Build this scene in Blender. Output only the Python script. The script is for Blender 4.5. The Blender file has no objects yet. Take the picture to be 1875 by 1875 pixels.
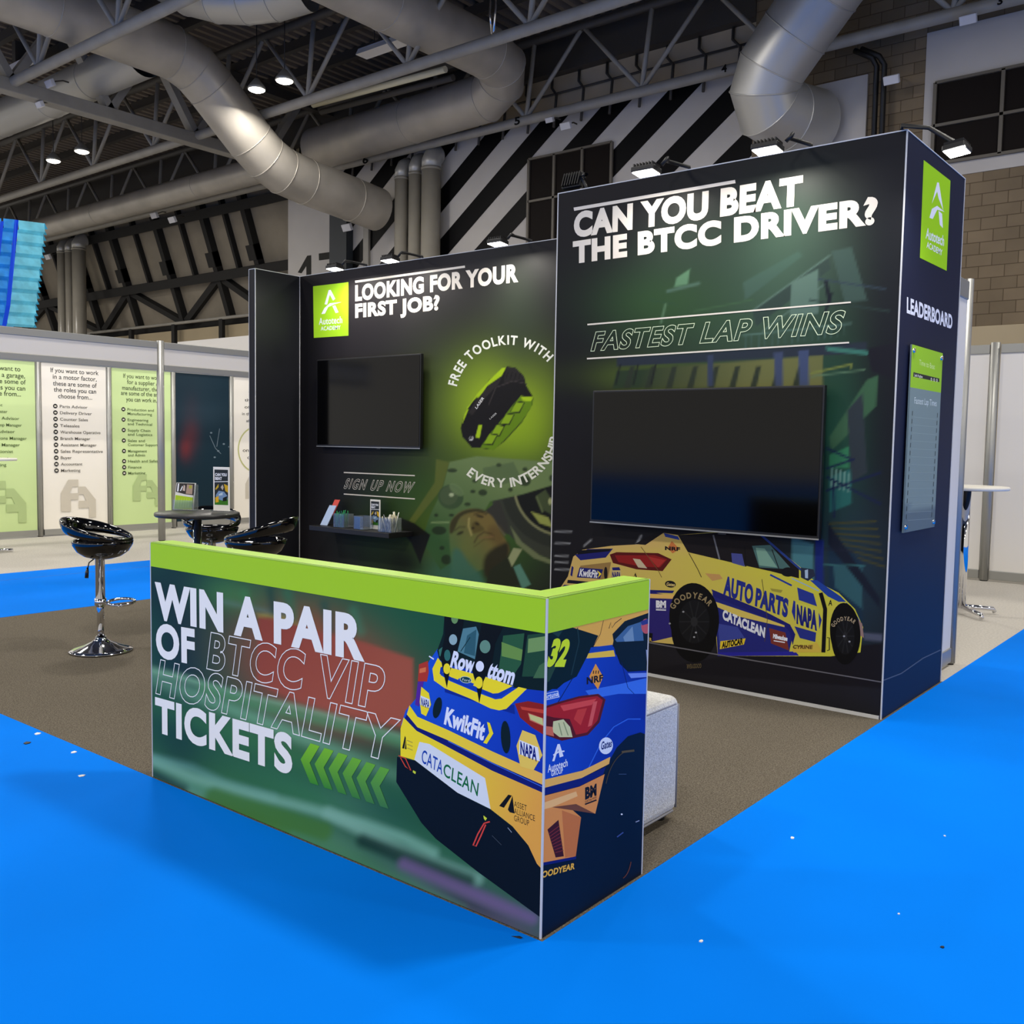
import bpy, bmesh, math, random
from mathutils import Vector, Matrix
from mathutils.geometry import tessellate_polygon
random.seed(7)
sc = bpy.context.scene
COL = sc.collection
PI = math.pi

# ------------------------------------------------------------------ camera, world, exposure, hall lights
FPX = 1767.74
CAM = Vector((1.6117, -2.1727, 1.4407))
_yaw, _pit, _rol = .6766, .0717, .0169
_f = Vector((-math.sin(_yaw)*math.cos(_pit), math.cos(_yaw)*math.cos(_pit), -math.sin(_pit)))
_r = Vector((math.cos(_yaw), math.sin(_yaw), 0)); _u = _r.cross(_f)
CR = math.cos(_rol)*_r + math.sin(_rol)*_u
CU = -math.sin(_rol)*_r + math.cos(_rol)*_u
cd = bpy.data.cameras.new('camera'); cam = bpy.data.objects.new('camera', cd); COL.objects.link(cam)
cd.sensor_width = 36; cd.lens = 36*FPX/1875; cd.clip_end = 300; cd.clip_start = .05
cam.matrix_world = Matrix(((CR.x, CU.x, -_f.x, CAM.x), (CR.y, CU.y, -_f.y, CAM.y), (CR.z, CU.z, -_f.z, CAM.z), (0, 0, 0, 1)))
sc.camera = cam
sc.view_settings.view_transform = 'Standard'; sc.view_settings.look = 'None'
sc.view_settings.gamma = 1; sc.view_settings.use_curve_mapping = False
sc.view_settings.exposure = 0.25
w = bpy.data.worlds.new('hall_air'); sc.world = w; w.use_nodes = True
w.node_tree.nodes['Background'].inputs[0].default_value = (1.0, .95, .87, 1)
w.node_tree.nodes['Background'].inputs[1].default_value = .6

def area(name, loc, size, energy, color=(1, 1, 1), target=None, shape='DISK', size_y=None):
    l = bpy.data.lights.new(name, 'AREA'); l.shape = shape; l.size = size; l.energy = energy; l.color = color
    if size_y: l.size_y = size_y
    o = bpy.data.objects.new(name, l); COL.objects.link(o); o.location = loc
    if target is not None:
        o.rotation_euler = (Vector(target)-Vector(loc)).to_track_quat('-Z', 'Y').to_euler()
    return o
# the hall's rows of pendant lamps: the pairs seen in the photo continue overhead; the two rows far behind the camera are unseen fill, added to brighten upright faces
LAMP_Z = 10.3
for lx in (-41, -30.2, -19.4, -8.6, 2.2, 13):
    for ly in (-26, -16, -6.3, 4.0, 13.4):
        e = 330 if ly < 10 else 250
        if ly < 10 and lx > -12: e = 400
        area('hall_and_fill_light', (lx, ly, LAMP_Z-.15), 1.2, e, (1, .95, .87))

# ------------------------------------------------------------------ helpers
def ray(px, py): return _f + CR*((px-937.5)/FPX) - CU*((py-937.5)/FPX)
def at(px, py, ax, val):            # the point of the wall / floor plane <ax>=val seen at a photo position
    i = 'xyz'.index(ax); d = ray(px, py)
    return CAM + d*((val-CAM[i])/d[i])
def proj(p):
    q = Vector(p)-CAM; z = q.dot(_f)
    return (937.5+FPX*q.dot(CR)/z, 937.5-FPX*q.dot(CU)/z)
def lin(c):
    r = []
    for x in c[:3]:
        x = max(0, min(1, x/255.)); r.append(x/12.92 if x <= .04045 else ((x+.055)/1.055)**2.4)
    return tuple(r)+(1.0,)

def mat(name, col, rough=.5, metal=0., spec=.5, noise=None, bump=None, emis=None, coat=0., alpha=None, trans=0.):
    m = bpy.data.materials.new(name); m.use_nodes = True; n = m.node_tree; b = n.nodes['Principled BSDF']
    c = lin(col); b.inputs['Base Color'].default_value = c
    b.inputs['Roughness'].default_value = rough; b.inputs['Metallic'].default_value = metal
    b.inputs['Specular IOR Level'].default_value = spec; b.inputs['Coat Weight'].default_value = coat
    if trans: b.inputs['Transmission Weight'].default_value = trans
    if emis: b.inputs['Emission Color'].default_value = lin(emis[0]); b.inputs['Emission Strength'].default_value = emis[1]
    if noise or bump:
        tc = n.nodes.new('ShaderNodeTexCoord')
    if noise:                        # (scale, amount, detail)
        t = n.nodes.new('ShaderNodeTexNoise'); t.inputs['Scale'].default_value = noise[0]; t.inputs['Detail'].default_value = noise[2]
        n.links.new(tc.outputs['Object'], t.inputs['Vector'])
        r = n.nodes.new('ShaderNodeValToRGB'); a = noise[1]
        r.color_ramp.elements[0].position = .3; r.color_ramp.elements[1].position = .7
        r.color_ramp.elements[0].color = [x*(1-a) for x in c[:3]]+[1]; r.color_ramp.elements[1].color = [min(1, x*(1+a)) for x in c[:3]]+[1]
        n.links.new(t.outputs['Fac'], r.inputs['Fac']); n.links.new(r.outputs['Color'], b.inputs['Base Color'])
    if bump:                         # (scale, strength)
        t = n.nodes.new('ShaderNodeTexNoise'); t.inputs['Scale'].default_value = bump[0]; t.inputs['Detail'].default_value = 3
        n.links.new(tc.outputs['Object'], t.inputs['Vector'])
        bp = n.nodes.new('ShaderNodeBump'); bp.inputs['Strength'].default_value = bump[1]; bp.inputs['Distance'].default_value = .01
        n.links.new(t.outputs['Fac'], bp.inputs['Height']); n.links.new(bp.outputs['Normal'], b.inputs['Normal'])
    return m

M = {}
M['floor'] = mat('hall_floor', (184, 179, 170), .8, noise=(60, .16, 6), bump=(200, .1))
M['blue'] = mat('blue_aisle_carpet', (0, 120, 235), .8, spec=.03, noise=(1.1, .06, 2))
M['grey'] = mat('grey_stand_carpet', (102, 95, 84), .95, spec=.1, noise=(170, .55, 3), bump=(240, .5))
M['black_gloss'] = mat('black_gloss_plastic', (4, 4, 5), .06, spec=.6, coat=.4)
M['black'] = mat('black_matte', (14, 14, 16), .5)
M['dark_panel'] = mat('black_stand_panel', (24, 25, 30), .45, spec=.2)
M['navy_panel'] = mat('navy_stand_panel', (22, 30, 52), .45, spec=.2)
M['chrome'] = mat('chrome', (225, 225, 228), .06, metal=1)
M['alu'] = mat('aluminium', (168, 168, 164), .45, metal=.7)
M['trim'] = mat('panel_edge_trim', (205, 205, 205), .4)
M['white'] = mat('white_shell_panel', (222, 218, 212), .5)
M['fascia'] = mat('white_fascia', (230, 224, 214), .5)
M['lime'] = mat('lime_green_panel', (148, 198, 44), .4)
M['lime_top'] = mat('lime_green_counter_top', (170, 214, 70), .4)
M['glass'] = mat('screen_glass', (3, 3, 4), .09, spec=.32)
M['bezel'] = mat('screen_bezel', (20, 20, 22), .35)
M['fabric'] = mat('pale_grey_fabric', (205, 205, 204), .95, spec=.1, noise=(130, .22, 4), bump=(260, .5))
M['piping'] = mat('grey_piping', (130, 130, 135), .8)
M['table_black'] = mat('black_laminate', (42, 42, 42), .35)
M['table_white'] = mat('white_laminate', (236, 232, 220), .35)
M['acrylic'] = mat('clear_acrylic', (235, 240, 245), .03, trans=.92, spec=.5)
M['duct'] = mat('grey_duct', (178, 172, 162), .42, metal=.35, noise=(1.2, .12, 3))
M['silver'] = mat('silver_duct', (186, 185, 181), .4, metal=.5, bump=(3, .25))
M['steel'] = mat('painted_steel', (150, 146, 138), .5, noise=(2, .1, 3))
M['steel_dark'] = mat('dark_steel', (62, 58, 54), .6)
M['roof'] = mat('roof_deck', (112, 102, 92), .7, metal=.1)
M['pipe'] = mat('grey_pipe', (146, 141, 130), .3, noise=(2, .06, 2))
M['tan'] = mat('tan_cladding', (176, 160, 134), .7, noise=(.8, .1, 3))
M['rake'] = mat('raking_wall_board', (134, 126, 112), .85, noise=(.9, .14, 4))
M['batten'] = mat('dark_batten', (20, 19, 18), .8)
M['plinth'] = mat('plinth_paint', (170, 155, 126), .7, noise=(.6, .06, 3))
M['wallwhite'] = mat('painted_wall', (186, 182, 178), .75, noise=(.7, .06, 3))
M['pane'] = mat('dark_window', (24, 19, 17), .6, spec=.1)
M['mullion'] = mat('mullion', (96, 90, 80), .5)
M['lamp_on'] = mat('lamp_lens', (255, 250, 240), .4, emis=((255, 246, 230), 14))
M['flood_on'] = mat('floodlight_lens', (255, 255, 255), .4, emis=((255, 250, 236), 22))
M['lamp_off'] = mat('lamp_lens_off', (208, 208, 214), .4)
M['rubber'] = mat('rubber', (18, 18, 18), .8)
M['paper'] = mat('paper', (238, 236, 230), .7)
M['pen_green'] = mat('green_plastic', (28, 150, 78), .35)
M['pen_teal'] = mat('teal_plastic', (14, 112, 98), .35)
M['pen_cream'] = mat('cream_plastic', (226, 218, 186), .4)
M['red'] = mat('red_print', (206, 70, 60), .5)
M['banner_blue'] = mat('blue_lit_fabric', (56, 150, 206), .6, noise=(7, .25, 4), bump=(9, .6), emis=((30, 120, 195), .25))
M['banner_cyan'] = mat('cyan_lit_fabric', (120, 190, 206), .6, noise=(7, .2, 4), bump=(9, .6), emis=((90, 170, 190), .22))
M['banner_deep'] = mat('deep_blue_fabric', (0, 70, 200), .6, emis=((0, 60, 190), .3))
def m_print(name, rough=.5, spec=.14):
    m = bpy.data.materials.new(name); m.use_nodes = True; n = m.node_tree; b = n.nodes['Principled BSDF']
    a = n.nodes.new('ShaderNodeVertexColor'); a.layer_name = 'Col'
    n.links.new(a.outputs['Color'], b.inputs['Base Color']); b.inputs['Roughness'].default_value = rough; b.inputs['Specular IOR Level'].default_value = spec
    return m
M['print'] = m_print('printed_ink')
def m_brick():
    m = bpy.data.materials.new('block_wall'); m.use_nodes = True; n = m.node_tree; b = n.nodes['Principled BSDF']; b.inputs['Roughness'].default_value = .85
    tc = n.nodes.new('ShaderNodeTexCoord'); sp = n.nodes.new('ShaderNodeSeparateXYZ'); cb = n.nodes.new('ShaderNodeCombineXYZ')
    n.links.new(tc.outputs['Object'], sp.inputs[0]); n.links.new(sp.outputs['X'], cb.inputs['X']); n.links.new(sp.outputs['Z'], cb.inputs['Y'])
    t = n.nodes.new('ShaderNodeTexBrick'); n.links.new(cb.outputs[0], t.inputs['Vector'])
    for k, v in (('Scale', 1), ('Brick Width', .5), ('Row Height', .25), ('Mortar Size', .009), ('Mortar Smooth', .2), ('Bias', 0)): t.inputs[k].default_value = v
    t.inputs['Color1'].default_value = lin((146, 128, 102)); t.inputs['Color2'].default_value = lin((126, 110, 86)); t.inputs['Mortar'].default_value = lin((96, 80, 58))
    nz = n.nodes.new('ShaderNodeTexNoise'); nz.inputs['Scale'].default_value = .9; nz.inputs['Detail'].default_value = 5; n.links.new(tc.outputs['Object'], nz.inputs['Vector'])
    mx = n.nodes.new('ShaderNodeMixRGB'); mx.blend_type = 'MULTIPLY'; mx.inputs[0].default_value = .5
    n.links.new(t.outputs['Color'], mx.inputs[1]); n.links.new(nz.outputs['Fac'], mx.inputs[2])
    n.links.new(mx.outputs[0], b.inputs['Base Color'])
    bp = n.nodes.new('ShaderNodeBump'); bp.inputs['Strength'].default_value = .5; bp.inputs['Distance'].default_value = .01; bp.invert = True
    n.links.new(t.outputs['Fac'], bp.inputs['Height']); n.links.new(bp.outputs['Normal'], b.inputs['Normal'])
    return m
M['brick'] = m_brick()

ORG = {}
def tag(o, label=None, cat=None, group=None, kind=None):
    if label: o['label'] = label
    if cat: o['category'] = cat
    if group: o['group'] = group
    if kind: o['kind'] = kind
    return o
def thing(name, loc, label, cat, group=None):
    o = bpy.data.objects.new(name, None); COL.objects.link(o); o.location = loc; o.empty_display_size = .1
    ORG[o.name] = Vector(loc); return tag(o, label, cat, group)

class MB:
    def __init__(s): s.v = []; s.f = []; s.c = []; s.sm = []
    def add(s, vs, fs, col=None, smooth=False):
        n = len(s.v); s.v += [Vector(x) for x in vs]; s.f += [tuple(i+n for i in f) for f in fs]
        s.sm += [smooth]*len(fs)
        s.c += (col if isinstance(col, list) else [col or (1, 1, 1, 1)]*len(vs)); return s
    def box(s, a, b):
        x0, y0, z0 = a; x1, y1, z1 = b
        return s.add([(x0,y0,z0),(x1,y0,z0),(x1,y1,z0),(x0,y1,z0),(x0,y0,z1),(x1,y0,z1),(x1,y1,z1),(x0,y1,z1)],
                     [(0,3,2,1),(4,5,6,7),(0,1,5,4),(1,2,6,5),(2,3,7,6),(3,0,4,7)])
    def tube(s, pts, r, n=10, cap=True, closed=False, flat=None):
        P = [Vector(p) for p in pts]; N = len(P); vs = []; fs = []; up = None
        R = r if isinstance(r, (list, tuple)) else [r]*N
        for i, p in enumerate(P):
            if closed: t = (P[(i+1) % N]-P[i-1])
            else: t = (P[min(i+1, N-1)]-P[max(i-1, 0)])
            t.normalize()
            if up is None:
                up = Vector((0, 0, 1)) if abs(t.z) < .9 else Vector((1, 0, 0))
            a = t.cross(up)
            if a.length < 1e-6: a = t.cross(Vector((0, 1, 0)))
            a.normalize(); b = a.cross(t).normalized(); up = b
            sc_ = 1.
            if 0 < i < N-1 and not closed:
                t1 = (P[i]-P[i-1]).normalized(); sc_ = 1/max(.6, t1.dot(t))
            for k in range(n):
                an = 2*PI*k/n
                vs.append(p+a*(math.cos(an)*R[i]*sc_)+b*(math.sin(an)*R[i]*(flat or 1)))
        for i in range(N if closed else N-1):
            j = (i+1) % N
            for k in range(n): fs.append((i*n+k, i*n+(k+1) % n, j*n+(k+1) % n, j*n+k))
        s.add(vs, fs, smooth=True)
        if cap and not closed:
            b0 = len(s.v)-len(vs)
            s.f.append(tuple(b0+k for k in reversed(range(n)))); s.f.append(tuple(b0+(N-1)*n+k for k in range(n))); s.sm += [False, False]
        return s
    def lathe(s, prof, c=(0, 0, 0), n=32, sx=1, sy=1):
        c = Vector(c); vs = []; fs = []; m = len(prof)
        for k in range(n):
            a = 2*PI*k/n
            for r, z in prof: vs.append(c+Vector((r*math.cos(a)*sx, r*math.sin(a)*sy, z)))
        for k in range(n):
            j = (k+1) % n
            for i in range(m-1): fs.append((k*m+i, j*m+i, j*m+i+1, k*m+i+1))
        return s.add(vs, fs, smooth=True)
    def prism(s, pts, h, axis='z'):          # polygon (3D points) extruded by vector h
        h = Vector(h); n = len(pts); vs = [Vector(p) for p in pts]+[Vector(p)+h for p in pts]
        fs = [tuple(reversed(range(n))), tuple(range(n, 2*n))]+[(i, (i+1) % n, n+(i+1) % n, n+i) for i in range(n)]
        return s.add(vs, fs)
    def build(s, name, m, parent=None, root=None, bevel=0, seg=2, origin=None):
        me = bpy.data.meshes.new(name)
        if parent is not None:
            o0 = ORG[(root or parent).name]
        else:
            if origin is None:
                xs = [v.x for v in s.v]; ys = [v.y for v in s.v]; zs = [v.z for v in s.v]
                origin = ((min(xs)+max(xs))/2, (min(ys)+max(ys))/2, min(zs))
            o0 = Vector(origin)
        me.from_pydata([tuple(v-o0) for v in s.v], [], s.f); me.materials.append(m)
        me.polygons.foreach_set('use_smooth', s.sm)
        if any(c != (1, 1, 1, 1) for c in s.c):
            ca = me.color_attributes.new('Col', 'FLOAT_COLOR', 'POINT')
            ca.data.foreach_set('color', [x for c in s.c for x in c])
        me.update()
        o = bpy.data.objects.new(name, me); COL.objects.link(o)
        if parent is not None: o.parent = parent; ORG[o.name] = o0
        else: o.location = o0; ORG[o.name] = o0
        if bevel:
            b = o.modifiers.new('bevel', 'BEVEL'); b.width = bevel; b.segments = seg; b.limit_method = 'ANGLE'; b.angle_limit = .6
        return o
def struct(o): o['kind'] = 'structure'; return o
def copy_tree(o, parent=None):
    c = o.copy(); COL.objects.link(c)
    if parent is not None: c.parent = parent
    for ch in list(o.children): copy_tree(ch, c)
    return c

# ------------------------------------------------------------------ printed graphics: flat ink on a flat panel
def text_mesh(body, off=0., outline=0., space=1.0):
    c = bpy.data.curves.new('t', 'FONT'); c.body = body; c.offset = off; c.space_character = space; c.resolution_u = 5
    if outline: c.fill_mode = 'NONE'; c.bevel_depth = outline; c.bevel_resolution = 0
    o = bpy.data.objects.new('t', c); me = bpy.data.meshes.new_from_object(o)
    vs = [v.co.copy() for v in me.vertices]; fs = [tuple(p.vertices) for p in me.polygons]
    bpy.data.objects.remove(o); bpy.data.curves.remove(c); bpy.data.meshes.remove(me)
    return vs, fs
class Print:
    def __init__(s, ax, val, sign, rect, base=.0008, step=.000012):
        s.ax, s.val, s.sign, s.rect, s.k, s.step = ax, val, sign, rect, base, step
        s.mb = MB(); s.z = (0, 0, 1)
    def zoom(s, x0, y0, sc_): s.z = (x0, y0, sc_); return s
    def q(s, p):
        x, y = s.z[0]+p[0]/s.z[2], s.z[1]+p[1]/s.z[2]
        w_ = at(x, y, s.ax, s.val); return Vector((w_.x if s.ax == 'y' else w_.y, w_.z))
    def w(s, uv, off=None):
        o = s.val+s.sign*(s.k if off is None else off)
        return (uv[0], o, uv[1]) if s.ax == 'y' else (o, uv[0], uv[1])
    def clip(s, P):
        u0, u1, v0, v1 = s.rect
        for i, lim, sg in ((0, u0, 1), (0, u1, -1), (1, v0, 1), (1, v1, -1)):
            out = []
            for a, b in zip(P, P[1:]+P[:1]):
                da, db = (a[i]-lim)*sg, (b[i]-lim)*sg
                if da >= 0: out.append(a)
                if (da >= 0) != (db >= 0): out.append(a+(b-a)*(da/(da-db)))
            P = out
            if len(P) < 3: return []
        return P
    def uvpoly(s, P, col, grad=None):
        P = s.clip([Vector(p) for p in P])
        if len(P) < 3: return
        s.k += s.step
        tr = tessellate_polygon([[Vector((p[0], p[1], 0)) for p in P]])
        if grad:
            a, ca, b, cb = grad; a = s.q(a); b = s.q(b); d = b-a; ca = lin(ca); cb = lin(cb); cols = []
            for p in P:
                t = max(0, min(1, (p-a).dot(d)/d.dot(d))); cols.append(tuple(x+(y-x)*t for x, y in zip(ca, cb)))
        else: cols = [lin(col)]*len(P)
        fs = []
        for t in tr:
            A, B, C = (P[i] for i in t)
            cr = (B-A).cross(C-A)
            flip = (cr < 0) ^ (s.ax == 'y' and s.sign > 0) ^ (s.ax == 'x' and s.sign < 0)
            fs.append(tuple(reversed(t)) if flip else tuple(t))
        s.mb.add([s.w(p) for p in P], fs, cols)
    def poly(s, pts, col=None, grad=None, smooth=0):
        if smooth:
            n = len(pts); out = []
            for i in range(n):
                p0, p1, p2, p3 = pts[i-1], pts[i], pts[(i+1) % n], pts[(i+2) % n]
                for k in range(smooth):
                    t = k/smooth
                    out.append(tuple(.5*((2*b)+(-a+c)*t+(2*a-5*b+4*c-d)*t*t+(-a+3*b-3*c+d)*t**3) for a, b, c, d in zip(p0, p1, p2, p3)))
            pts = out
        s.uvpoly([s.q(p) for p in pts], col, grad)
    def ell(s, cx, cy, rx, ry, col, rot=0, n=20, grad=None):
        c, sn = math.cos(math.radians(rot)), math.sin(math.radians(rot))
        s.poly([(cx+rx*math.cos(a)*c-ry*math.sin(a)*sn, cy+rx*math.cos(a)*sn+ry*math.sin(a)*c) for a in (2*PI*i/n for i in range(n))], col, grad)
    def stroke(s, pts, wd, col, closed=False):
        Q = [Vector(p) for p in pts]; L = []; Rr = []; n = len(Q)
        for i in range(n):
            a = Q[(i-1) % n] if (closed or i > 0) else Q[i]; b = Q[(i+1) % n] if (closed or i < n-1) else Q[i]
            t = (b-a).normalized(); nn = Vector((-t.y, t.x))*wd/2
            L.append(Q[i]+nn); Rr.append(Q[i]-nn)
        s.k += s.step
        for i in range(n if closed else n-1):
            j = (i+1) % n; k = s.k; st = s.step; s.step = 0
            s.poly([L[i], L[j], Rr[j], Rr[i]], col); s.step = st
    def arc(s, cx, cy, rx, ry, a0, a1, wd, col, n=24):
        s.stroke([(cx+rx*math.cos(math.radians(a0+(a1-a0)*i/n)), cy+ry*math.sin(math.radians(a0+(a1-a0)*i/n))) for i in range(n+1)], wd, col)
    def text(s, body, bl, br, tl, col, off=.0, outline=0., space=1.05):
        vs, fs = text_mesh(body, off, outline, space)
        if not vs: return
        x0 = min(v.x for v in vs); x1 = max(v.x for v in vs); y1 = max(v.y for v in vs)
        A, B, T = s.q(bl), s.q(br), s.q(tl); s.k += s.step
        if min(A.x, T.x) > s.rect[1]: return
        if outline or True: base_y = 0
        pts = []; u0, u1, v0, v1 = s.rect
        for v in vs:
            uv = A+(B-A)*((v.x-x0)/(x1-x0))+(T-A)*((v.y-base_y)/y1)
            uv.x = max(u0, min(u1, uv.x))
            pts.append(s.w(uv, s.k+(v.z*.02 if outline else 0)))
        s.mb.add(pts, fs, lin(col))
    def arctext(s, body, cx, cy, r0, a0, a1, h, col, off=.03, inside=False):
        # letters set along a circle (zoom units), a0->a1 degrees measured clockwise from +x
        wd = {}
        for ch in set(body):
            if ch == ' ': wd[ch] = .22
            else:
                vs, fs = text_mesh(ch, off); wd[ch] = max(v.x for v in vs)-min(v.x for v in vs)
        gap = .10; tot = sum(wd[ch] for ch in body)+gap*(len(body)-1); acc = 0; sg = -1 if inside else 1
        def pt(an, rr): return (cx+rr*math.cos(an), cy+rr*math.sin(an))
        for ch in body:
            b0 = math.radians(a0+(a1-a0)*acc/tot); b1 = math.radians(a0+(a1-a0)*(acc+wd[ch])/tot); acc += wd[ch]+gap
            if ch != ' ': s.text(ch, pt(b0, r0), pt(b1, r0), (pt(b0, r0)[0]+sg*h*math.cos((b0+b1)/2), pt(b0, r0)[1]+sg*h*math.sin((b0+b1)/2)), col, off)
    def bg(s, nx, ny, fn):
        u0, u1, v0, v1 = s.rect; s.k += s.step; vs = []; cs = []; fs = []
        for j in range(ny+1):
            for i in range(nx+1):
                p = s.w((u0+(u1-u0)*i/nx, v0+(v1-v0)*j/ny)); vs.append(p); cs.append(fn(*proj(p)))
        for j in range(ny):
            for i in range(nx):
                a = j*(nx+1)+i; t = (a, a+1, a+nx+2, a+nx+1)
                fs.append(t)
        s.mb.add(vs, fs, cs)
    def softbg(s, nx, ny, so):
        u0, u1, v0, v1 = s.rect; s.k += s.step
        pts = [s.w((u0+(u1-u0)*i/nx, v0+(v1-v0)*j/ny)) for j in range(ny+1) for i in range(nx+1)]
        px = np.array([proj(p) for p in pts]); C = so.colors(px[:, 0], px[:, 1])
        s.mb.add(pts, [(j*(nx+1)+i, j*(nx+1)+i+1, (j+1)*(nx+1)+i+1, (j+1)*(nx+1)+i) for j in range(ny) for i in range(nx)], [tuple(c) for c in C])
    def build(s, name, parent, root=None):
        o = s.mb.build(name, M['print'], parent, root); s.mb = MB(); return o
import numpy as np
def catmull(pts, k_):
    n = len(pts); out = []
    for i in range(n):
        p0, p1, p2, p3 = pts[i-1], pts[i], pts[(i+1) % n], pts[(i+2) % n]
        for k in range(k_):
            t = k/k_; out.append(tuple(.5*((2*b)+(-a+c)*t+(2*a-5*b+4*c-d)*t*t+(-a+3*b-3*c+d)*t**3) for a, b, c, d in zip(p0, p1, p2, p3)))
    return out
class Soft:                          # soft-edged ink of a printed photograph, evaluated on the panel's grid
    def __init__(s, base, soft=2.): s.base = np.array(lin(base)); s.L = []; s.z = (0, 0, 1); s.s = soft
    def zoom(s, x0, y0, k): s.z = (x0, y0, k); return s
    def p(s, q): return (s.z[0]+q[0]/s.z[2], s.z[1]+q[1]/s.z[2])
    def blob(s, bl):
        for b in bl: s.L.append(('b', b))
    def poly(s, pts, col=None, grad=None, smooth=0, a=1., soft=None):
        if smooth: pts = catmull(pts, smooth)
        g = grad and (s.p(grad[0]), grad[1], s.p(grad[2]), grad[3])
        s.L.append(('p', np.array([s.p(q) for q in pts]), col, g, a, soft or s.s))
    def ell(s, cx, cy, rx, ry, col, rot=0, n=24, grad=None, a=1., soft=None):
        c, sn = math.cos(math.radians(rot)), math.sin(math.radians(rot))
        s.poly([(cx+rx*math.cos(t)*c-ry*math.sin(t)*sn, cy+rx*math.cos(t)*sn+ry*math.sin(t)*c) for t in (2*PI*i/n for i in range(n))], col, grad, 0, a, soft)
    def stroke(s, pts, wd, col, a=1., soft=None):
        s.L.append(('s', np.array([s.p(q) for q in pts]), wd/s.z[2]/2, col, a, soft or s.s))
    def colors(s, X, Y):
        C = np.tile(s.base, (len(X), 1))
        def mix(m, al, col):
            C[m] += (col-C[m])*al[:, None]
        def segd(x, y, a, b):
            d = b-a; L = max(1e-9, d.dot(d)); t = np.clip(((x-a[0])*d[0]+(y-a[1])*d[1])/L, 0, 1)
            return np.hypot(x-a[0]-t*d[0], y-a[1]-t*d[1])
        for it in s.L:
            if it[0] == 'b':
                x, y, rx, ry, rot, c, wt = it[1]; cs, sn = math.cos(math.radians(rot)), math.sin(math.radians(rot))
                dx, dy = X-x, Y-y; e = ((dx*cs+dy*sn)/rx)**2+((-dx*sn+dy*cs)/ry)**2; m = np.where(e < 9)[0]
                mix(m, wt*np.exp(-e[m]), np.array(lin(c)))
            else:
                P = it[1]; sf = it[-1]; pad = sf*1.5+(it[2] if it[0] == 's' else 0)
                m = np.where((X > P[:, 0].min()-pad) & (X < P[:, 0].max()+pad) & (Y > P[:, 1].min()-pad) & (Y < P[:, 1].max()+pad))[0]
                if not len(m): continue
                x, y = X[m], Y[m]; d = np.full(len(m), 1e9)
                if it[0] == 's':
                    for a, b in zip(P[:-1], P[1:]): d = np.minimum(d, segd(x, y, a, b))
                    sd = d-it[2]; col = np.array(lin(it[3]))
                else:
                    ins = np.zeros(len(m), bool)
                    for a, b in zip(P, np.roll(P, -1, 0)):
                        d = np.minimum(d, segd(x, y, a, b)); c_ = (a[1] > y) != (b[1] > y)
                        ins ^= c_ & (x < (b[0]-a[0])*(y-a[1])/((b[1]-a[1]) or 1e-9)+a[0])
                    sd = np.where(ins, -d, d)
                    if it[3]:
                        A, ca, B, cb = it[3]; A = np.array(A); B = np.array(B); dd = B-A
                        t = np.clip(((x-A[0])*dd[0]+(y-A[1])*dd[1])/dd.dot(dd), 0, 1)[:, None]; col = np.array(lin(ca))*(1-t)+np.array(lin(cb))*t
                    else: col = np.array(lin(it[2]))
                t = np.clip(.5-sd/(2*sf), 0, 1); mix(m, it[-2]*t*t*(3-2*t), col)
        return C
def blobs(base, bl):
    base = lin(base); B = []
    for (x, y, rx, ry, rot, c, wt) in bl: B.append((x, y, rx, ry, math.cos(math.radians(rot)), math.sin(math.radians(rot)), lin(c), wt))
    def fn(px, py):
        c = base
        for x, y, rx, ry, cs, sn, cl, wt in B:
            dx, dy = px-x, py-y; a = (dx*cs+dy*sn)/rx; b = (-dx*sn+dy*cs)/ry; e = a*a+b*b
            if e > 9: continue
            t = wt*math.exp(-e); c = tuple(p+(q_-p)*t for p, q_ in zip(c, cl))
        return c
    return fn

# ------------------------------------------------------------------ the hall
struct(MB().box((-62, -34, -.1), (20, 23, 0)).build('floor', M['floor']))
# corrugated roof deck
def roof():
    mb = MB(); prof = []; x = -62; p = .36
    while x < 20:
        prof += [(x, 12.88), (x+.13, 12.88), (x+.18, 13.02), (x+.31, 13.02)]; x += p
    n = len(prof); vs = [(a, -34, b) for a, b in prof]+[(a, 24, b) for a, b in prof]
    mb.add(vs, [(i, n+i, n+i+1, i+1) for i in range(n-1)]); return struct(mb.build('ceiling', M['roof']))
roof()
# back wall: blockwork on the right, painted boarding in the middle, tan cladding above
wb = struct(MB().box((-8.95, 20, 4.05), (20, 20.3, 13)).build('wall_back', M['brick']))
struct(MB().box((-8.95, 19.97, 0), (20, 20.3, 4.05)).build('trim_1', M['plinth']))
WS = (-23.95, -8.95, 0, 10.5)
ws = struct(MB().box((WS[0], 20, 0), (WS[1], 20.3, 10.5)).build('wall_middle', M['wallwhite']))
pr = Print('y', 20, -1, WS, base=.004, step=.0004)
SL = .74
for i in range(-1, 9):
    xt = -12.55-i*2.05+1.3           # where the stripe meets z = 9 m
    for dx in (0,):
        a = xt+(10.6-9)/SL; b = xt-(9-0)/SL; wd = .98
        pr.uvpoly([(a, 10.6), (b, 0), (b+wd, 0), (a+wd, 10.6)], (9, 9, 11))
pr.build('black_stripes', ws)
tc_ = struct(MB().box((-26.6, 20.25, 10.5), (-8.95, 20.5, 11.75)).build('trim_2', M['tan']))
struct(MB().box((-26.6, 19.95, 11.7), (-8.95, 20.5, 13)).build('trim_6', M['steel_dark']))
mb = MB()
for i in range(19):
    x = -26.2+i*.92; mb.tube([(x, 20.2, 11.75), (x, 20.18, 11.4), (x+.3, 20.0, 11.1), (x+.3, 19.9, 10.2)], .038, 6)
mb.tube([(-26.5, 20.15, 11.2), (-9, 20.15, 11.2)], .03, 6)
mb.build('cladding_rib', M['steel_dark'], tc_)
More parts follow.
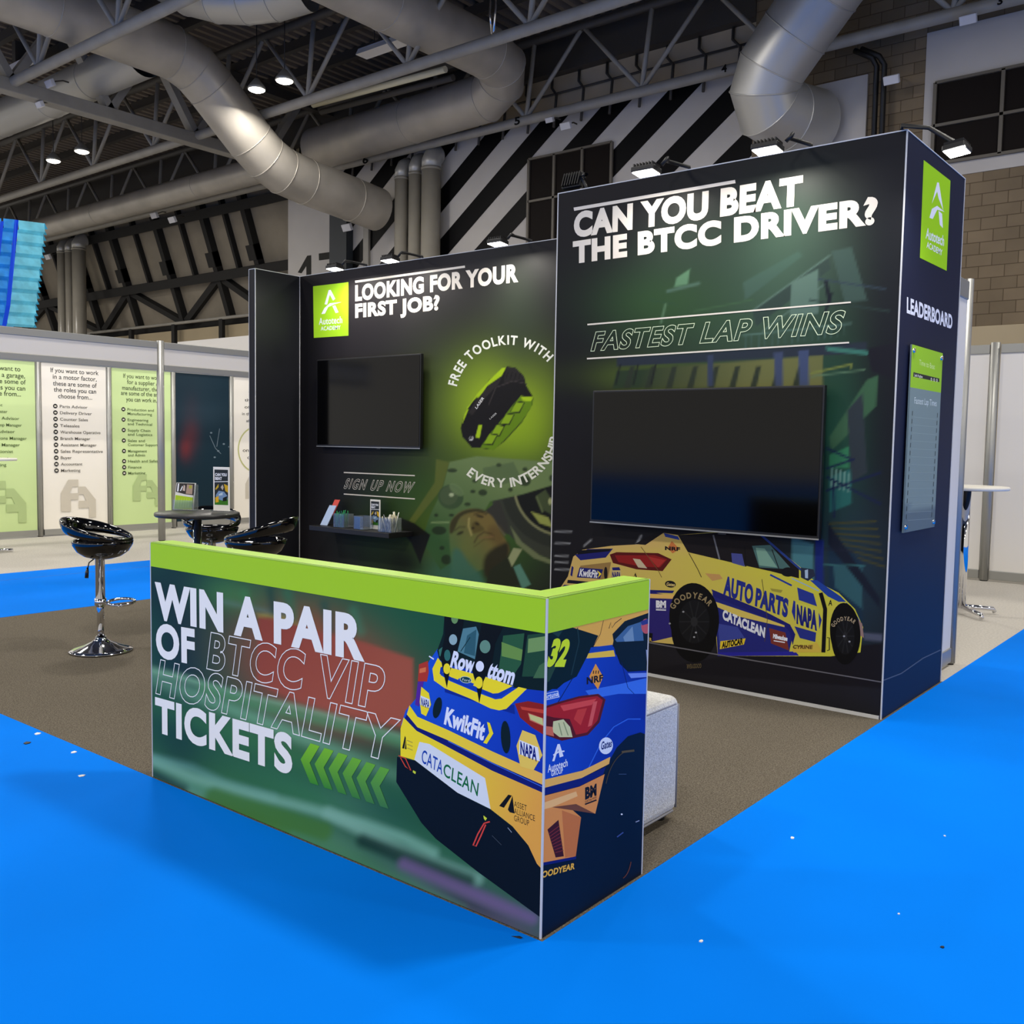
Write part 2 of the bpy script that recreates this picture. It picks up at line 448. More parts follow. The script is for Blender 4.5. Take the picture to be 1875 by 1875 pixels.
# panel with the hall number
w17 = struct(MB().box((-26.6, 19.98, 0), (-23.95, 20.3, 10.2)).build('wall_number', M['wallwhite']))
pr = Print('y', 19.98, -1, (-26.6, -23.95, 0, 10), base=.004, step=.0004)
pr.zoom(520, 230, 5.515); pr.poly([(140, 1484), (235, 1314), (276, 1308), (278, 1900), (228, 1900), (226, 1420), (178, 1492)], (26, 26, 24)); pr.poly([(352, 1292), (600, 1258), (600, 1330), (470, 1900), (410, 1900), (530, 1340), (354, 1362)], (26, 26, 24))
pr.build('hall_number', w17)
col_ = struct(MB().box((-24.05, 19.7, 0), (-23.2, 20, 9.0)).build('trim_3', mat('column_paint', (40, 46, 52), .6)))
struct(MB().box((-22.6, 19.9, 0), (-22.35, 20, 9.0)).build('trim_4', M['steel']))
# raking boarded wall on the left with dark battens
def rk(x, z): return Vector((x, 22-(z-6.4)*.34, z))
wl = struct(MB().prism([rk(-62, 6.4), rk(-26.5, 6.4), rk(-26.5, 11.6), rk(-62, 11.6)], (0, .2, 0)).build('wall_left', M['rake']))
def bar(mb, a, b, wd, th=.14):
    a = Vector(a); b = Vector(b); t = (b-a).normalized(); n = Vector((0, -1, -.34)).normalized(); sd = t.cross(n).normalized()*wd/2
    return mb.prism([a+sd, b+sd, b-sd, a-sd], n*th)
xs_main = [at(px, 600, 'y', 22).x for px in (30, 112, 194, 263, 345, 430, 505)]
for i, x in enumerate(xs_main):
    bar(MB(), rk(x, 6.4), rk(x, 11.5), .26, .3).build('batten', M['batten'], wl)
    bar(MB(), rk(x, 8.4)+Vector((-.1, 0, 0)), rk(x, 8.95)+Vector((-.1, 0, 0)), .46, .34).build('bracket', M['batten'], wl)
    if i < len(xs_main)-1:
        xm = (x+xs_main[i+1])/2
        bar(MB(), rk(xm, 8.1), rk(xm, 11.5), .14, .22).build('batten', M['batten'], wl)
        if i % 2: bar(MB(), rk(x, 8.0), rk(xs_main[i+1]-.2, 6.5), .25, .26).build('brace', M['batten'], wl)
        else: bar(MB(), rk(x+.2, 6.5), rk(xs_main[i+1], 8.0), .25, .26).build('brace', M['batten'], wl)
struct(MB().box((-62, 20.2, 11.5), (-26.5, 20.5, 13)).build('wall_upper', M['steel_dark']))
for z in (8.05, 10.35):
    bar(MB(), rk(-62, z), rk(-26.5, z), .36, .4).build('rail', M['batten'], wl)
struct(MB().box((-62, 22.1, 0), (-26.5, 22.3, 6.6)).build('wall_under', M['batten']))
struct(MB().box((-62, 21.9, 5.4), (-26.5, 22.2, 6.1)).build('trim_5', M['plinth']))
t = thing('guard_rail', (-37, 21.8, 6.05), 'thin grey guard rail along the foot of the raking boarded wall', 'railing')
MB().tube([(-46, 21.6, 6.35), (-27, 21.6, 6.35)], .07, 6).build('handrail', M['steel'], t)
for x in (-43.5, -40, -36.5, -33): MB().box((x-.12, 21.55, 5.3), (x+.12, 21.7, 6.35)).build('post', M['batten'], t)
# windows in the back wall
def window(name, x0, x1, z0, z1, vm, hm, surround=None, y=20):
    o = struct(MB().box((x0, y-.03, z0), (x1, y+.02, z1)).build(name, M['pane']))
    mb = MB()
    for x in [x0, x1]+vm: mb.box((x-.035, y-.09, z0), (x+.035, y-.02, z1))
    for z in [z0, z1]+hm: mb.box((x0, y-.09, z-.03), (x1, y-.02, z+.03))
    mb.build('window_frame', M['mullion'], o)
    if surround:
        a, b, c, d = surround; mb = MB(); mb.box((a, y-.02, c), (x0, y+.01, d)); mb.box((x1, y-.02, c), (b, y+.01, d)); mb.box((x0, y-.02, z1), (x1, y+.01, d)); mb.box((x0, y-.02, c), (x1, y+.01, z0))
        mb.build('window_surround', M['wallwhite'], o)
    return o
window('window_1', -4.75, 1.5, 7.55, 9.25, [-3.42, -2.0, -.6], [8.35], (-4.98, 2, 7.25, 10.35))
window('window_2', -15.75, -12.95, 6.2, 9.48, [-14.85, -13.9], [8.3])
MB().box((-8.2, 19.93, 7.3), (-6.2, 19.99, 9.75)).build('duct_backing_panel', M['wallwhite'], wb)
mb = MB(); mb.tube([(-6.4, 19.6, 10.2), (-6.0, 19.6, 9.95), (-5.95, 19.75, 9.8), (-5.95, 19.8, .02)], .06, 8); mb.tube([(-6.25, 19.6, 10.2), (-5.85, 19.6, 9.95), (-5.78, 19.75, 9.8), (-5.78, 19.8, .02)], .06, 8)
tag(mb.build('conduit_pipe', M['black'], origin=(-5.9, 19.7, 0)), 'pair of black pipes bending down the block wall beside the large duct', 'pipe')

# ------------------------------------------------------------------ roof steel
NODES = [-19.1+3.7*k for k in range(-8, 6)]
def truss(Y, label, num):
    t = thing('roof_truss', (-20, Y, 10.35), label, 'roof truss', 'roof trusses')
    MB().tube([(-50, Y, 10.35), (3, Y, 10.35)], .13, 12).build('bottom_chord', M['steel'], t)
    MB().tube([(-50, Y, 12.4), (3, Y, 12.4)], .12, 8).build('top_chord', M['steel_dark'], t)
    for x in NODES:
        MB().tube([(x, Y, 10.4), (x+.25, Y, 12.4)], .065, 8).build('strut', M['steel'], t)
        MB().tube([(x, Y, 10.4), (x-1.85, Y, 12.4)], .06, 8).build('strut', M['steel'], t)
        MB().tube([(x, Y, 10.4), (x+1.85, Y, 12.4)], .06, 8).build('strut', M['steel'], t)
    if num:
        for ch, p in num:
            pr = Print('y', Y-.135, -1, (-60, 10, 0, 20), base=.002)
            x, y = p; pr.text(ch, (x-4, y+6), (x+6, y+4), (x-4, y-8), (16, 16, 16), .03); pr.build('bay_number', t)
truss(9.43, 'nearest grey tubular roof truss crossing the top left corner', None)
truss(14.73, 'middle grey tubular roof truss passing behind the bent duct', None)
truss(19.35, 'farthest grey tubular roof truss running along the striped wall', [('6', (668, 294)), ('5', (946, 223)), ('4', (1325, 127)), ('3', (1830, 3))])
t = thing('roof_girder', (-24.3, 12, 10.3), 'heavy flat grey girder crossing between two roof trusses behind the silver duct', 'girder')
MB().box((-24.5, 6, 10.08), (-24.1, 20, 10.42)).build('bottom_beam', M['steel'], t, bevel=.02)
MB().box((-24.45, 6, 12.3), (-24.15, 20, 12.6)).build('top_beam', M['steel_dark'], t)
for y in (9.43, 12.05, 14.73, 17.3):
    for d in (-1.3, 1.3): MB().prism([(-24.45, y-.12, 10.4), (-24.45, y+.12, 10.4), (-24.45, y+d+.12, 12.4), (-24.45, y+d-.12, 12.4)], (.3, 0, 0)).build('strut', M['steel'], t)
for i, y in enumerate((6.8, 10.8, 12.2, 13.5, 16.2, 17.6)):
    tag(MB().box((-50, y-.09, 12.62), (4, y+.09, 12.9)).build('roof_purlin', M['steel_dark']), 'dark steel purlin running under the corrugated roof deck', 'roof beam', 'roof purlins')

# ------------------------------------------------------------------ ducts and pipes
def duct(name, pts, r, m, label, cat='duct', elbow=(), n=28, ring=True, group=None):
    P = [Vector(p) for p in pts]; root = thing(name, P[0], label, cat, group)
    N = len(P); rings = []
    up = None
    T = []
    for i in range(N):
        T.append((P[min(i+1, N-1)]-P[max(i-1, 0)]).normalized())
    fr = []
    for i in range(N):
        t = T[i]
        if up is None: up = Vector((0, 0, 1)) if abs(t.z) < .9 else Vector((0, 1, 0))
        a = t.cross(up).normalized(); b = a.cross(t).normalized(); up = b; fr.append((a, b))
    for i in range(N-1):
        mb = MB(); vs = []; fs = []
        for j in (i, i+1):
            a, b = fr[j]
            for k in range(n):
                an = 2*PI*k/n; vs.append(P[j]+a*math.cos(an)*r+b*math.sin(an)*r)
        for k in range(n): fs.append((k, (k+1) % n, n+(k+1) % n, n+k))
        mb.add(vs, fs, smooth=True)
        mb.build('duct_section' if (P[i+1]-P[i]).length > 1.5*r else 'elbow_section', m, root)
    if ring:
        for i in range(1, N-1):
            a, b = fr[i]
            MB().tube([P[i]+a*math.cos(2*PI*k/n)*r*1.004+b*math.sin(2*PI*k/n)*r*1.004 for k in range(n)], .012*r/.6, 6, closed=True).build('seam_ring', m, root)
    return root
XA = -21.27
duct('ventilation_duct', [(XA, -4, 11.3), (XA, 9.0, 11.3), (XA, 12.1, 11.25), (XA, 12.75, 11.05), (XA, 13.25, 10.7), (XA, 14.5, 9.65), (XA, 15.0, 9.3), (XA, 15.6, 9.06), (XA, 16.4, 8.95), (XA, 18.2, 8.8), (XA, 19.3, 8.7)], .66, M['duct'], 'large bent grey duct stepping down towards the back wall, bright lamp glow on its bend')
duct('ventilation_duct', [(-46, 11.75, 11.2), (-30.2, 11.75, 11.2), (-27, 11.75, 11.15), (-24.6, 11.75, 11.2), (-21.93, 11.75, 11.2)], .52, M['silver'], 'crinkled silver duct at the left passing behind the large bent duct')
duct('ventilation_duct', [(-15.02, -4, 11.4), (-15.02, 13.6, 11.4), (-15.02, 17.2, 11.4), (-15.1, 17.9, 11.3), (-15.45, 18.3, 11.1), (-16.1, 18.5, 10.86), (-19, 18.5, 10.8), (-23.3, 18.5, 10.72)], .64, M['duct'], 'long grey duct at top centre turning left above the striped wall')
duct('ventilation_duct', [(-48, 18, 10.3), (-36, 18, 10.3), (-29, 18, 10.32), (-24.7, 18, 10.32)], .42, M['duct'], 'long straight grey duct above the raking wall at the left')
F_ = [at(x, y, 'y', Y) for x, y, Y in ((250, -75, 11.2), (350, -22, 11.4), (400, -10, 11.6), (450, -8, 11.9), (500, -14, 12.2), (560, -32, 12.5))]
duct('ventilation_duct', F_, .62, M['silver'], 'pale silver duct elbow cut off by the top edge near the bent duct')
E_ = [at(x, y, 'y', Y) for x, y, Y in ((1596, -140, 17.6), (1512, -20, 18.0), (1456, 60, 18.1), (1413, 124, 18.2), (1400, 166, 18.3), (1408, 196, 18.5), (1440, 214, 19.0), (1488, 226, 19.9))]
duct('ventilation_duct', E_, .76, M['silver'], 'large silver duct elbow above the tower turning into the block wall')
def pipes(pts, label, y):
    for px, wd, ytop, lab in pts:
        c = at(px, ytop, 'y', y); d = (c-CAM).dot(_f); r = wd*d/FPX/2; zt = c.z
        t = thing('riser_pipe', (c.x, y, 0), lab, 'pipe', label)
        MB().tube([(c.x, y, 0), (c.x, y, zt-.25)], r, 20).build('pipe_body', M['pipe'], t)
        MB().tube([(c.x, y, zt-.25), (c.x, y, zt-.05), (c.x-.02, y+.12, zt+.15), (c.x-.03, y+.24, zt+.22), (c.x-.03, y+.3, zt+.24)], r, 20).build('pipe_elbow', M['silver'], t)
        MB().tube([(c.x, y, zt-.3), (c.x, y, zt-.22)], r*1.06, 20).build('collar', M['pipe'], t)
pipes([(736, 26, 312, 'leftmost of the three grey riser pipes before the striped wall'), (761, 25, 303, 'middle one of the three grey riser pipes before the striped wall'), (790, 36, 294, 'thickest right pipe of the three grey risers before the striped wall')], 'riser pipes before the striped wall', 19.52)
pipes([(112, 15, 452, 'leftmost of three beige riser pipes beside the blue banner'), (126, 14, 450, 'middle one of three beige riser pipes beside the blue banner'), (144, 24, 446, 'thickest right pipe of three beige risers beside the blue banner')], 'riser pipes beside the blue banner', 19.75)
# radiant tube heater under the roof
t = thing('radiant_heater', (-18, 17.2, 11.3), 'long dark radiant tube heater hung above the horizontal grey duct', 'heater')
h0, h1 = at(588, 205, 'y', 17.0), at(830, 142, 'y', 17.0)
MB().tube([h0, h1], .09, 8).build('heater_tube', M['steel_dark'], t)
MB().tube([h0+Vector((0, -.3, .12)), h1+Vector((0, -.3, .12))], .09, 8).build('heater_tube', M['pen_cream'], t)
MB().box((h0.x, 16.5, h0.z+.2), (h1.x, 17.2, h0.z+.26)).build('reflector', M['steel_dark'], t)
# pendant lamps (four in view)
def pend(px, py, lab):
    c = at(px, py, 'y', 13.4); t = thing('pendant_lamp', c, lab, 'ceiling lamp', 'pendant lamps')
    MB().lathe([(.0, .02), (.21, .02), (.23, .04), (.21, .1), (.1, .24), (.05, .3), (0, .3)], c, 24).build('lamp_housing', M['alu'], t)
    MB().lathe([(0, -.035), (.12, -.03), (.19, .0), (.21, .018)], c, 24).build('lamp_lens', M['lamp_on'], t)
    MB().tube([c+Vector((0, 0, .3)), (c.x, c.y, 12.6)], .012, 6).build('lamp_cord', M['black'], t)
    return c
PL = [pend(470, 166, 'lit pendant lamp, left one of the pair right of the bent duct'), pend(521, 150, 'lit pendant lamp, right one of the pair right of the bent duct'),
      pend(98, 296, 'lit pendant lamp, left one of the pair at the far left'), pend(150, 279, 'lit pendant lamp, right one of the pair at the far left')]
# hanging fluorescent batten and small wall lamps
c = at(725, 78, 'y', 15.6); t = thing('strip_light', c, 'unlit white fluorescent strip light hung under the roof at top centre', 'ceiling lamp')
MB().box((c.x-1.3, c.y-.12, c.z-.05), (c.x+1.1, c.y+.12, c.z+.1)).build('lamp_body', M['lamp_off'], t)
MB().prism([(c.x-1.3, c.y-.2, c.z-.06), (c.x-1.3, c.y+.2, c.z-.06), (c.x-1.3, c.y+.1, c.z+.12), (c.x-1.3, c.y-.1, c.z+.12)], (2.4, 0, 0)).build('reflector', M['fascia'], t)
for dx in (-.8, .8): MB().tube([(c.x+dx, c.y, c.z+.1), (c.x+dx, c.y, 12.6)], .012, 5).build('hanger', M['black'], t)
c = at(32, 122, 'y', 11); t = thing('strip_light', c, 'unlit pale twin strip light seen between duct and truss at the far left', 'ceiling lamp')
for dy in (0, .5): MB().box((c.x-.9, c.y-.1+dy, c.z-.08), (c.x+.9, c.y+.1+dy, c.z+.08)).build('lamp_body', M['lamp_off'], t)
MB().box((c.x-.1, c.y-.1, c.z+.08), (c.x+.1, c.y+.6, 12.6)).build('hanger', M['steel_dark'], t)
def wall_lamp(px, py, Y, lab, s=.16):
    c = at(px, py, 'y', Y); t = thing('security_lamp', c, lab, 'lamp', 'small unlit lamps')
    MB().prism([(c.x-s, Y, c.z-s*.5), (c.x+s, Y, c.z-s*.5), (c.x+s, Y-s*.5, c.z+s*.5), (c.x-s, Y-s*.5, c.z+s*.5)], (0, -.1, -.05)).build('lamp_head', M['lamp_off'], t, bevel=.015)
    MB().tube([(c.x, Y, c.z+s*.3), (c.x, Y+.25, c.z+s*.9), (c.x, Y+.4, c.z+s*.9)], .02, 6).build('bracket', M['steel_dark'], t)
wall_lamp(1635, 146, 19.5, 'small white security lamp on the wall above the right window')
wall_lamp(1775, 36, 19.2, 'small white security lamp tucked under the truss at top right')
wall_lamp(1040, 230, 19.1, 'small white lamp under the truss on the striped wall')
wall_lamp(1010, 219, 19.1, 'small grey lamp left of the white one on the striped wall', .12)
wall_lamp(98, 153, 10.2, 'small white lamp hung under the girder at top left', .16)
wall_lamp(79, 191, 10.2, 'lower oval white lamp hung under the girder at top left', .13)
wall_lamp(320, 402, 18.9, 'small white lamp above the raking wall, right one of two', .2)
wall_lamp(287, 394, 18.9, 'small white lamp above the raking wall, left one of two', .2)
wall_lamp(92, 470, 19.6, 'small white lamp beside the beige riser pipes', .2)
wall_lamp(640, 416, 19.2, 'small lit wall lamp at the foot of the bent duct above the black stand', .2)
# hanging chain loop at top centre
c = at(902, 40, 'y', 14.2)
mb = MB(); mb.tube([(c.x-.06, c.y, c.z+1.4), (c.x-.08, c.y, c.z+.2), (c.x-.02, c.y, c.z-.25), (c.x+.04, c.y, c.z-.2), (c.x+.08, c.y, c.z+.3), (c.x+.05, c.y, c.z+1.4)], .022, 6)
tag(mb.build('hoist_chain', M['chrome'], origin=c), 'thin hoist chain loop hanging in front of the top centre duct', 'chain')
# blue lit banner beyond the white stand
X = -14.0
t = thing('hanging_banner', (X, 4.4, 0), 'tall pleated blue and cyan lit banner rising behind the white stand', 'banner')
def strip(name, tl, tr, br, bl, m, dx, rows=9):
    a, b, c_, d = (at(*p, 'x', X+dx) for p in (tl, tr, br, bl)); mb = MB()
    for i in range(rows):                       # each pleat bulges forward
        for sgn, f0, f1 in ((0, i/rows, (i+.8)/rows), (1, (i+.8)/rows, (i+1)/rows)):
            L0, L1 = a+(d-a)*f0, a+(d-a)*f1; R0, R1 = b+(c_-b)*f0, b+(c_-b)*f1
            o0, o1 = (.0, .06) if sgn == 0 else (.06, 0)
            L0, R0 = L0+Vector((o0, 0, 0)), R0+Vector((o0, 0, 0)); L1, R1 = L1+Vector((o1, 0, 0)), R1+Vector((o1, 0, 0))
            mb.add([L0, R0, R1, L1], [(0, 3, 2, 1)])
            mb.add([L0, R0, R1, L1], [(0, 1, 2, 3)])
    mb.build(name, m, t)
strip('cyan_pleats', (33, 403), (81, 409), (60, 600), (10, 597), M['banner_cyan'], 0)
strip('deep_blue_band', (27, 402), (34, 403), (11, 600), (3, 600), M['banner_deep'], .06, 1)
strip('blue_pleats', (6, 400), (27, 402), (3, 600), (-22, 598), M['banner_blue'], 0)
strip('deep_blue_band', (1, 405), (7, 405), (-18, 600), (-26, 600), M['banner_deep'], .06, 1)
strip('blue_pleats', (-60, 396), (2, 400), (-22, 598), (-90, 594), M['banner_blue'], 0)
mb = MB()
a, b = at(81, 409, 'x', X), at(60, 600, 'x', X)
for i in range(18):
    p = a+(b-a)*((i+.5)/18); mb.add([p+Vector((.02, 0, .05)), p+Vector((.02, .05, -.04)), p+Vector((.02, 0, -.05)), p+Vector((-.03, 0, 0))], [(0, 1, 2), (0, 2, 1), (0, 3, 1), (1, 3, 2)])
mb.build('edge_teeth', M['banner_cyan'], t)
MB().box((X-.3, at(-60, 396, 'x', X).y, 0), (X-.1, at(30, 590, 'x', X).y, at(0, 410, 'x', X).z-.1)).build('banner_frame', M['banner_blue'], t)

# ------------------------------------------------------------------ floor coverings
def flat(name, poly, z, th, m, label, cat):
    mb = MB(); mb.prism([(x, y, z) for x, y in poly], (0, 0, th)); return tag(mb.build(name, m), label, cat)
flat('aisle_carpet', [(-30, -30), (14, -30), (14, 19), (3.2, 19), (3.2, 18.9), (.012, 18.9), (.012, -.008), (-6.19, -.008), (-6.19, 18), (-8.65, 18), (-8.65, -.008), (-30, -.008)], 0.0005, .006, M['blue'], 'bright blue aisle carpet around the stand', 'carpet')
flat('stand_carpet', [(-6.185, -.006), (.01, -.006), (.01, 4.12), (-6.185, 4.12)], 0.0005, .005, M['grey'], 'speckled dark grey carpet covering the stand floor', 'carpet')
tag(MB().box((-8.17, -.5, .0064), (-8.155, 14, .0072)).build('carpet_seam', mat('seam_tape', (0, 88, 176), .7)), 'darker seam line along the blue aisle carpet at the left', 'carpet seam')
mb = MB()
cc = at(955, 1718, 'z', .0065); mb.add([cc+Vector((-.03, -.012, .001)), cc+Vector((.0, -.006, .001)), cc+Vector((.005, .0, .004)), cc+Vector((-.01, .004, .002))], [(0, 1, 2, 3)])
tag(mb.build('carpet_tear', M['black']), 'small dark torn flap in the blue carpet at the counter corner', 'tear')
for i, (px, py, s, m_, lab) in enumerate(((1451, 1535, .012, 'paper', 'tiny white paper scrap on the blue carpet right of the counter'), (1284, 1724, .009, 'paper', 'tiny round white crumb on the blue carpet nearest the bottom edge'), (1730, 1531, .005, 'paper', 'tiny pale speck on the blue carpet at the far right'),
        (1646, 1674, .005, 'paper', 'tiny pale speck on the blue carpet right of the round crumb'), (50, 1361, .022, 'black', 'small dark scrap on the blue carpet at the left edge'), (135, 1378, .018, 'paper', 'white thread scrap on the blue carpet near the dark scrap'), (150, 1421, .018, 'paper', 'lone white thread scrap on the blue carpet left of the counter'), (69, 1344, .02, 'paper', 'white thread scrap beside the grey carpet edge at left'), (1726, 1735, .008, 'black', 'tiny dark crumb on the blue carpet at lower right'))):
    p = at(px, py, 'z', .0066); a = random.random()*3
    pts = [(p.x+s*math.cos(a+k*PI/2.5)*(1 if k % 2 else .55), p.y+s*math.sin(a+k*PI/2.5)*.8, .0066) for k in range(5)]
    tag(MB().prism(pts, (0, 0, .003)).build('litter_scrap', M[m_]), lab, 'litter')

# ------------------------------------------------------------------ counter
CW, CL, CH = .5597, 2.0558, 1.0
ct = thing('stand_counter', (-.9, .1, 0), 'L-shaped lime-topped promotional counter printed with a blue and yellow race car', 'counter')
cfp = MB().box((-CL, 0, .0068), (0, .1, CH)).build('front_panel', M['dark_panel'], ct)
csp = MB().box((-.1, .1, .0068), (0, CW, CH)).build('side_panel', M['dark_panel'], ct)
mb = MB(); mb.box((-CL, .001, CH), (0, .1, CH+.004)); mb.box((-.1, .1, CH), (-.001, CW, CH+.004)); mb.build('counter_top', M['lime_top'], ct)
mb = MB(); mb.box((-CL, .008, CH+.0041), (0, .010, CH+.0048)); mb.box((-.01, .01, CH+.0041), (-.008, CW, CH+.0048)); mb.build('panel_joint', M['black'], ct)
for a, b in (((-.003, -.0025, .007), (.0025, .003, CH+.002)), ((-CL-.003, -.002, .007), (-CL+.002, .003, CH+.002)), ((-.002, CW-.003, .007), (.002, CW+.002, CH+.002))): MB().box(a, b).build('edge_trim', M['trim'], ct)
RF = (-CL, -.004, .008, 1.0); RS = (0.004, CW, .008, 1.0)
YEL, YEL2, NAV, BLU, WHI, DRK = (255, 230, 40), (238, 172, 72), (16, 26, 110), (18, 66, 186), (236, 238, 246), (8, 18, 28)
# soft motion-blurred photograph behind the slogan
so = Soft((34, 84, 56), 10)
so.blob([
    (420, 1500, 420, 90, 20, (66, 130, 62), .8), (330, 1120, 60, 500, 0, (10, 30, 46), .75), (300, 1085, 120, 40, 15, (10, 26, 44), .8), (520, 1120, 200, 50, 12, (40, 96, 56), .6), (420, 1090, 50, 30, 10, (70, 140, 70), .5),
    (700, 1150, 120, 60, 15, (26, 92, 58), .8), (560, 1215, 120, 85, 20, (168, 74, 50), .95), (640, 1260, 110, 70, 20, (166, 76, 52), .95), (560, 1160, 60, 40, 10, (150, 84, 46), .5), (480, 1175, 14, 60, 0, (60, 100, 60), .2),
    (500, 1330, 330, 16, 22, (120, 178, 132), .75), (500, 1370, 300, 26, 21, (62, 128, 70), .6), (440, 1480, 170, 26, 24, (96, 170, 124), .65), (350, 1450, 90, 14, 20, (112, 168, 160), .6), (380, 1480, 60, 16, 22, (90, 160, 130), .5),
    (470, 1500, 120, 22, 22, (70, 126, 44), .7), (700, 1530, 260, 40, 26, (60, 120, 90), .8), (640, 1510, 60, 60, 20, (110, 160, 130), .5), (720, 1560, 160, 22, 27, (26, 66, 52), .8), (600, 1480, 140, 30, 25, (60, 130, 76), .5), (820, 1640, 150, 24, 27, (96, 140, 128), .6),
    (900, 1680, 130, 40, 27, (96, 84, 116), .8), (790, 1600, 80, 16, 25, (34, 66, 60), .7), (860, 1655, 70, 10, 25, (30, 44, 48), .5), (700, 1480, 90, 60, 10, (30, 84, 66), .6)])
so.zoom(260, 980, 3.75)
so.poly([(800, 548), (980, 570), (1120, 640), (1540, 740), (1860, 850), (1860, 1330), (1600, 1280), (1300, 1200), (1080, 1140), (880, 1060), (790, 1000)], None, grad=((820, 560), (150, 66, 44), (1300, 1250), (172, 86, 60)), soft=5, a=.95)
so.poly([(790, 540), (870, 535), (985, 556), (1100, 620), (980, 590), (880, 565), (800, 560)], (150, 134, 56), soft=5)
for pts, wd, c, al in ((((70, 930), (300, 985), (520, 1055), (760, 1120), (1000, 1170), (1300, 1250), (1600, 1340), (1850, 1410)), 30, (140, 194, 146), .8), (((420, 1050), (760, 1160), (1000, 1215), (1500, 1340), (1850, 1440)), 70, (88, 146, 92), .8), (((550, 455), (850, 520), (1000, 545)), 16, (100, 128, 108), .7), (((80, 1530), (340, 1600), (560, 1700), (900, 1800)), 50, (100, 156, 138), .7), (((700, 400), (720, 480)), 60, (60, 130, 70), .6), (((1000, 400), (1040, 560)), 70, (48, 112, 72), .6), (((880, 380), (900, 520)), 50, (20, 66, 52), .7), (((1250, 480), (1290, 640)), 60, (30, 80, 62), .7), (((1450, 520), (1500, 660)), 60, (60, 130, 90), .5)): so.stroke(pts, wd, c, al)
so.zoom(260, 1380, 1.875)
for pts, wd, c, al in ((((20, 20), (180, 85), (330, 130), (520, 175), (760, 240), (900, 290), (1000, 340)), 34, (128, 184, 156), .75), (((640, 205), (760, 265), (900, 335), (1150, 430)), 40, (132, 184, 158), .75), (((250, 150), (420, 205), (620, 265)), 66, (70, 122, 50), .85), (((760, 300), (900, 350), (1120, 435)), 46, (22, 52, 40), .85), (((900, 380), (1100, 465), (1340, 565)), 40, (118, 98, 140), .8), (((520, 280), (800, 400), (1100, 530)), 20, (78, 138, 108), .6), (((40, 70), (140, 120)), 30, (16, 42, 44), .8)): so.stroke(pts, wd, c, al)
pr = Print('y', 0, -1, RF, base=.0006); pr.softbg(240, 110, so); pr.build('printed_backdrop', cfp)
k0 = .0009
pr = Print('y', 0, -1, RF, base=k0).zoom(700, 1040, 3.4722)
# car rear: bodywork
pr.poly([(95, 1200), (210, 1225), (480, 1430), (690, 1535), (830, 1645), (930, 1765), (1060, 1900), (1060, 2260), (600, 1925), (340, 1720), (250, 1620), (90, 1360)], DRK)
pr.poly([(352, 515), (300, 590), (245, 690), (215, 830), (150, 905), (120, 1000), (230, 1060), (500, 1200), (1060, 1450), (1060, 760), (840, 740), (500, 600)], BLU, grad=((300, 700), (26, 84, 204), (1000, 1300), (16, 50, 168)))
pr.poly([(385, 690), (440, 760), (700, 870), (840, 870), (845, 930), (400, 790)], (14, 44, 140))
pr.poly([(400, 250), (388, 420), (350, 525), (365, 585), (470, 635), (640, 690), (830, 760), (1060, 785), (1060, 250)], (10, 30, 28))
pr.poly([(515, 385), (598, 372), (615, 420), (590, 580), (480, 530)], (86, 134, 140)); pr.poly([(540, 430), (600, 390), (590, 560), (520, 540)], (50, 96, 104))
pr.poly([(430, 460), (480, 415), (485, 450), (440, 500)], (170, 200, 200)); pr.poly([(360, 520), (400, 490), (385, 560), (365, 560)], (60, 120, 100))
pr.poly([(770, 430), (905, 415), (890, 600), (830, 690), (740, 660)], (44, 92, 58)); pr.poly([(760, 470), (895, 520), (885, 590), (760, 560)], (110, 150, 70))
pr.poly([(925, 425), (1060, 410), (1060, 560), (975, 690), (890, 690)], (34, 74, 50)); pr.poly([(930, 450), (1060, 430), (1060, 520), (925, 540)], (120, 156, 90)); pr.poly([(1000, 620), (1060, 580), (1060, 700), (960, 700)], (70, 110, 70))
pr.stroke([(560, 440), (500, 530)], 5, (20, 50, 50)); pr.stroke([(910, 415), (880, 690)], 10, (8, 22, 22))
# spoiler lip
pr.poly([(355, 570), (320, 640), (330, 715), (400, 765), (560, 830), (690, 893), (745, 905), (790, 895), (920, 768), (868, 756), (760, 830), (720, 835), (600, 790), (430, 718), (372, 680), (385, 610)], YEL)
pr.poly([(372, 630), (366, 672), (430, 712), (600, 782), (715, 825), (755, 815), (840, 752), (480, 620)], (16, 60, 170))
pr.poly([(400, 625), (388, 665), (440, 694), (600, 755), (705, 798), (740, 795), (830, 750), (690, 700), (500, 650)], YEL)
pr.poly([(490, 700), (585, 735), (575, 755), (480, 715)], BLU)
pr.ell(532, 710, 38, 22, (200, 214, 190), 10); pr.ell(532, 710, 34, 18, (10, 66, 70), 10); pr.text('Ford', (510, 716), (556, 724), (512, 700), (226, 236, 226), .0)
# wing stays
pr.poly([(395, 250), (520, 300), (520, 340), (470, 560), (430, 660), (412, 762), (385, 640), (372, 560), (400, 430)], (10, 14, 12))
pr.text('Rowbottom', (432, 624), (832, 738), (456, 526), WHI, .045)
pr.poly([(640, 320), (790, 330), (720, 480), (700, 600), (645, 720), (618, 860), (598, 740), (572, 650), (600, 560), (620, 420)], (10, 14, 12))
for a in ((655, 500, 34, 42, (104, 146, 122)), (622, 625, 26, 34, WHI), (616, 728, 24, 38, YEL), (462, 320, 22, 34, (110, 150, 90)), (412, 640, 22, 34, YEL), (452, 455, 26, 34, (150, 180, 180)), (415, 555, 20, 36, (50, 110, 100))): pr.ell(*a)
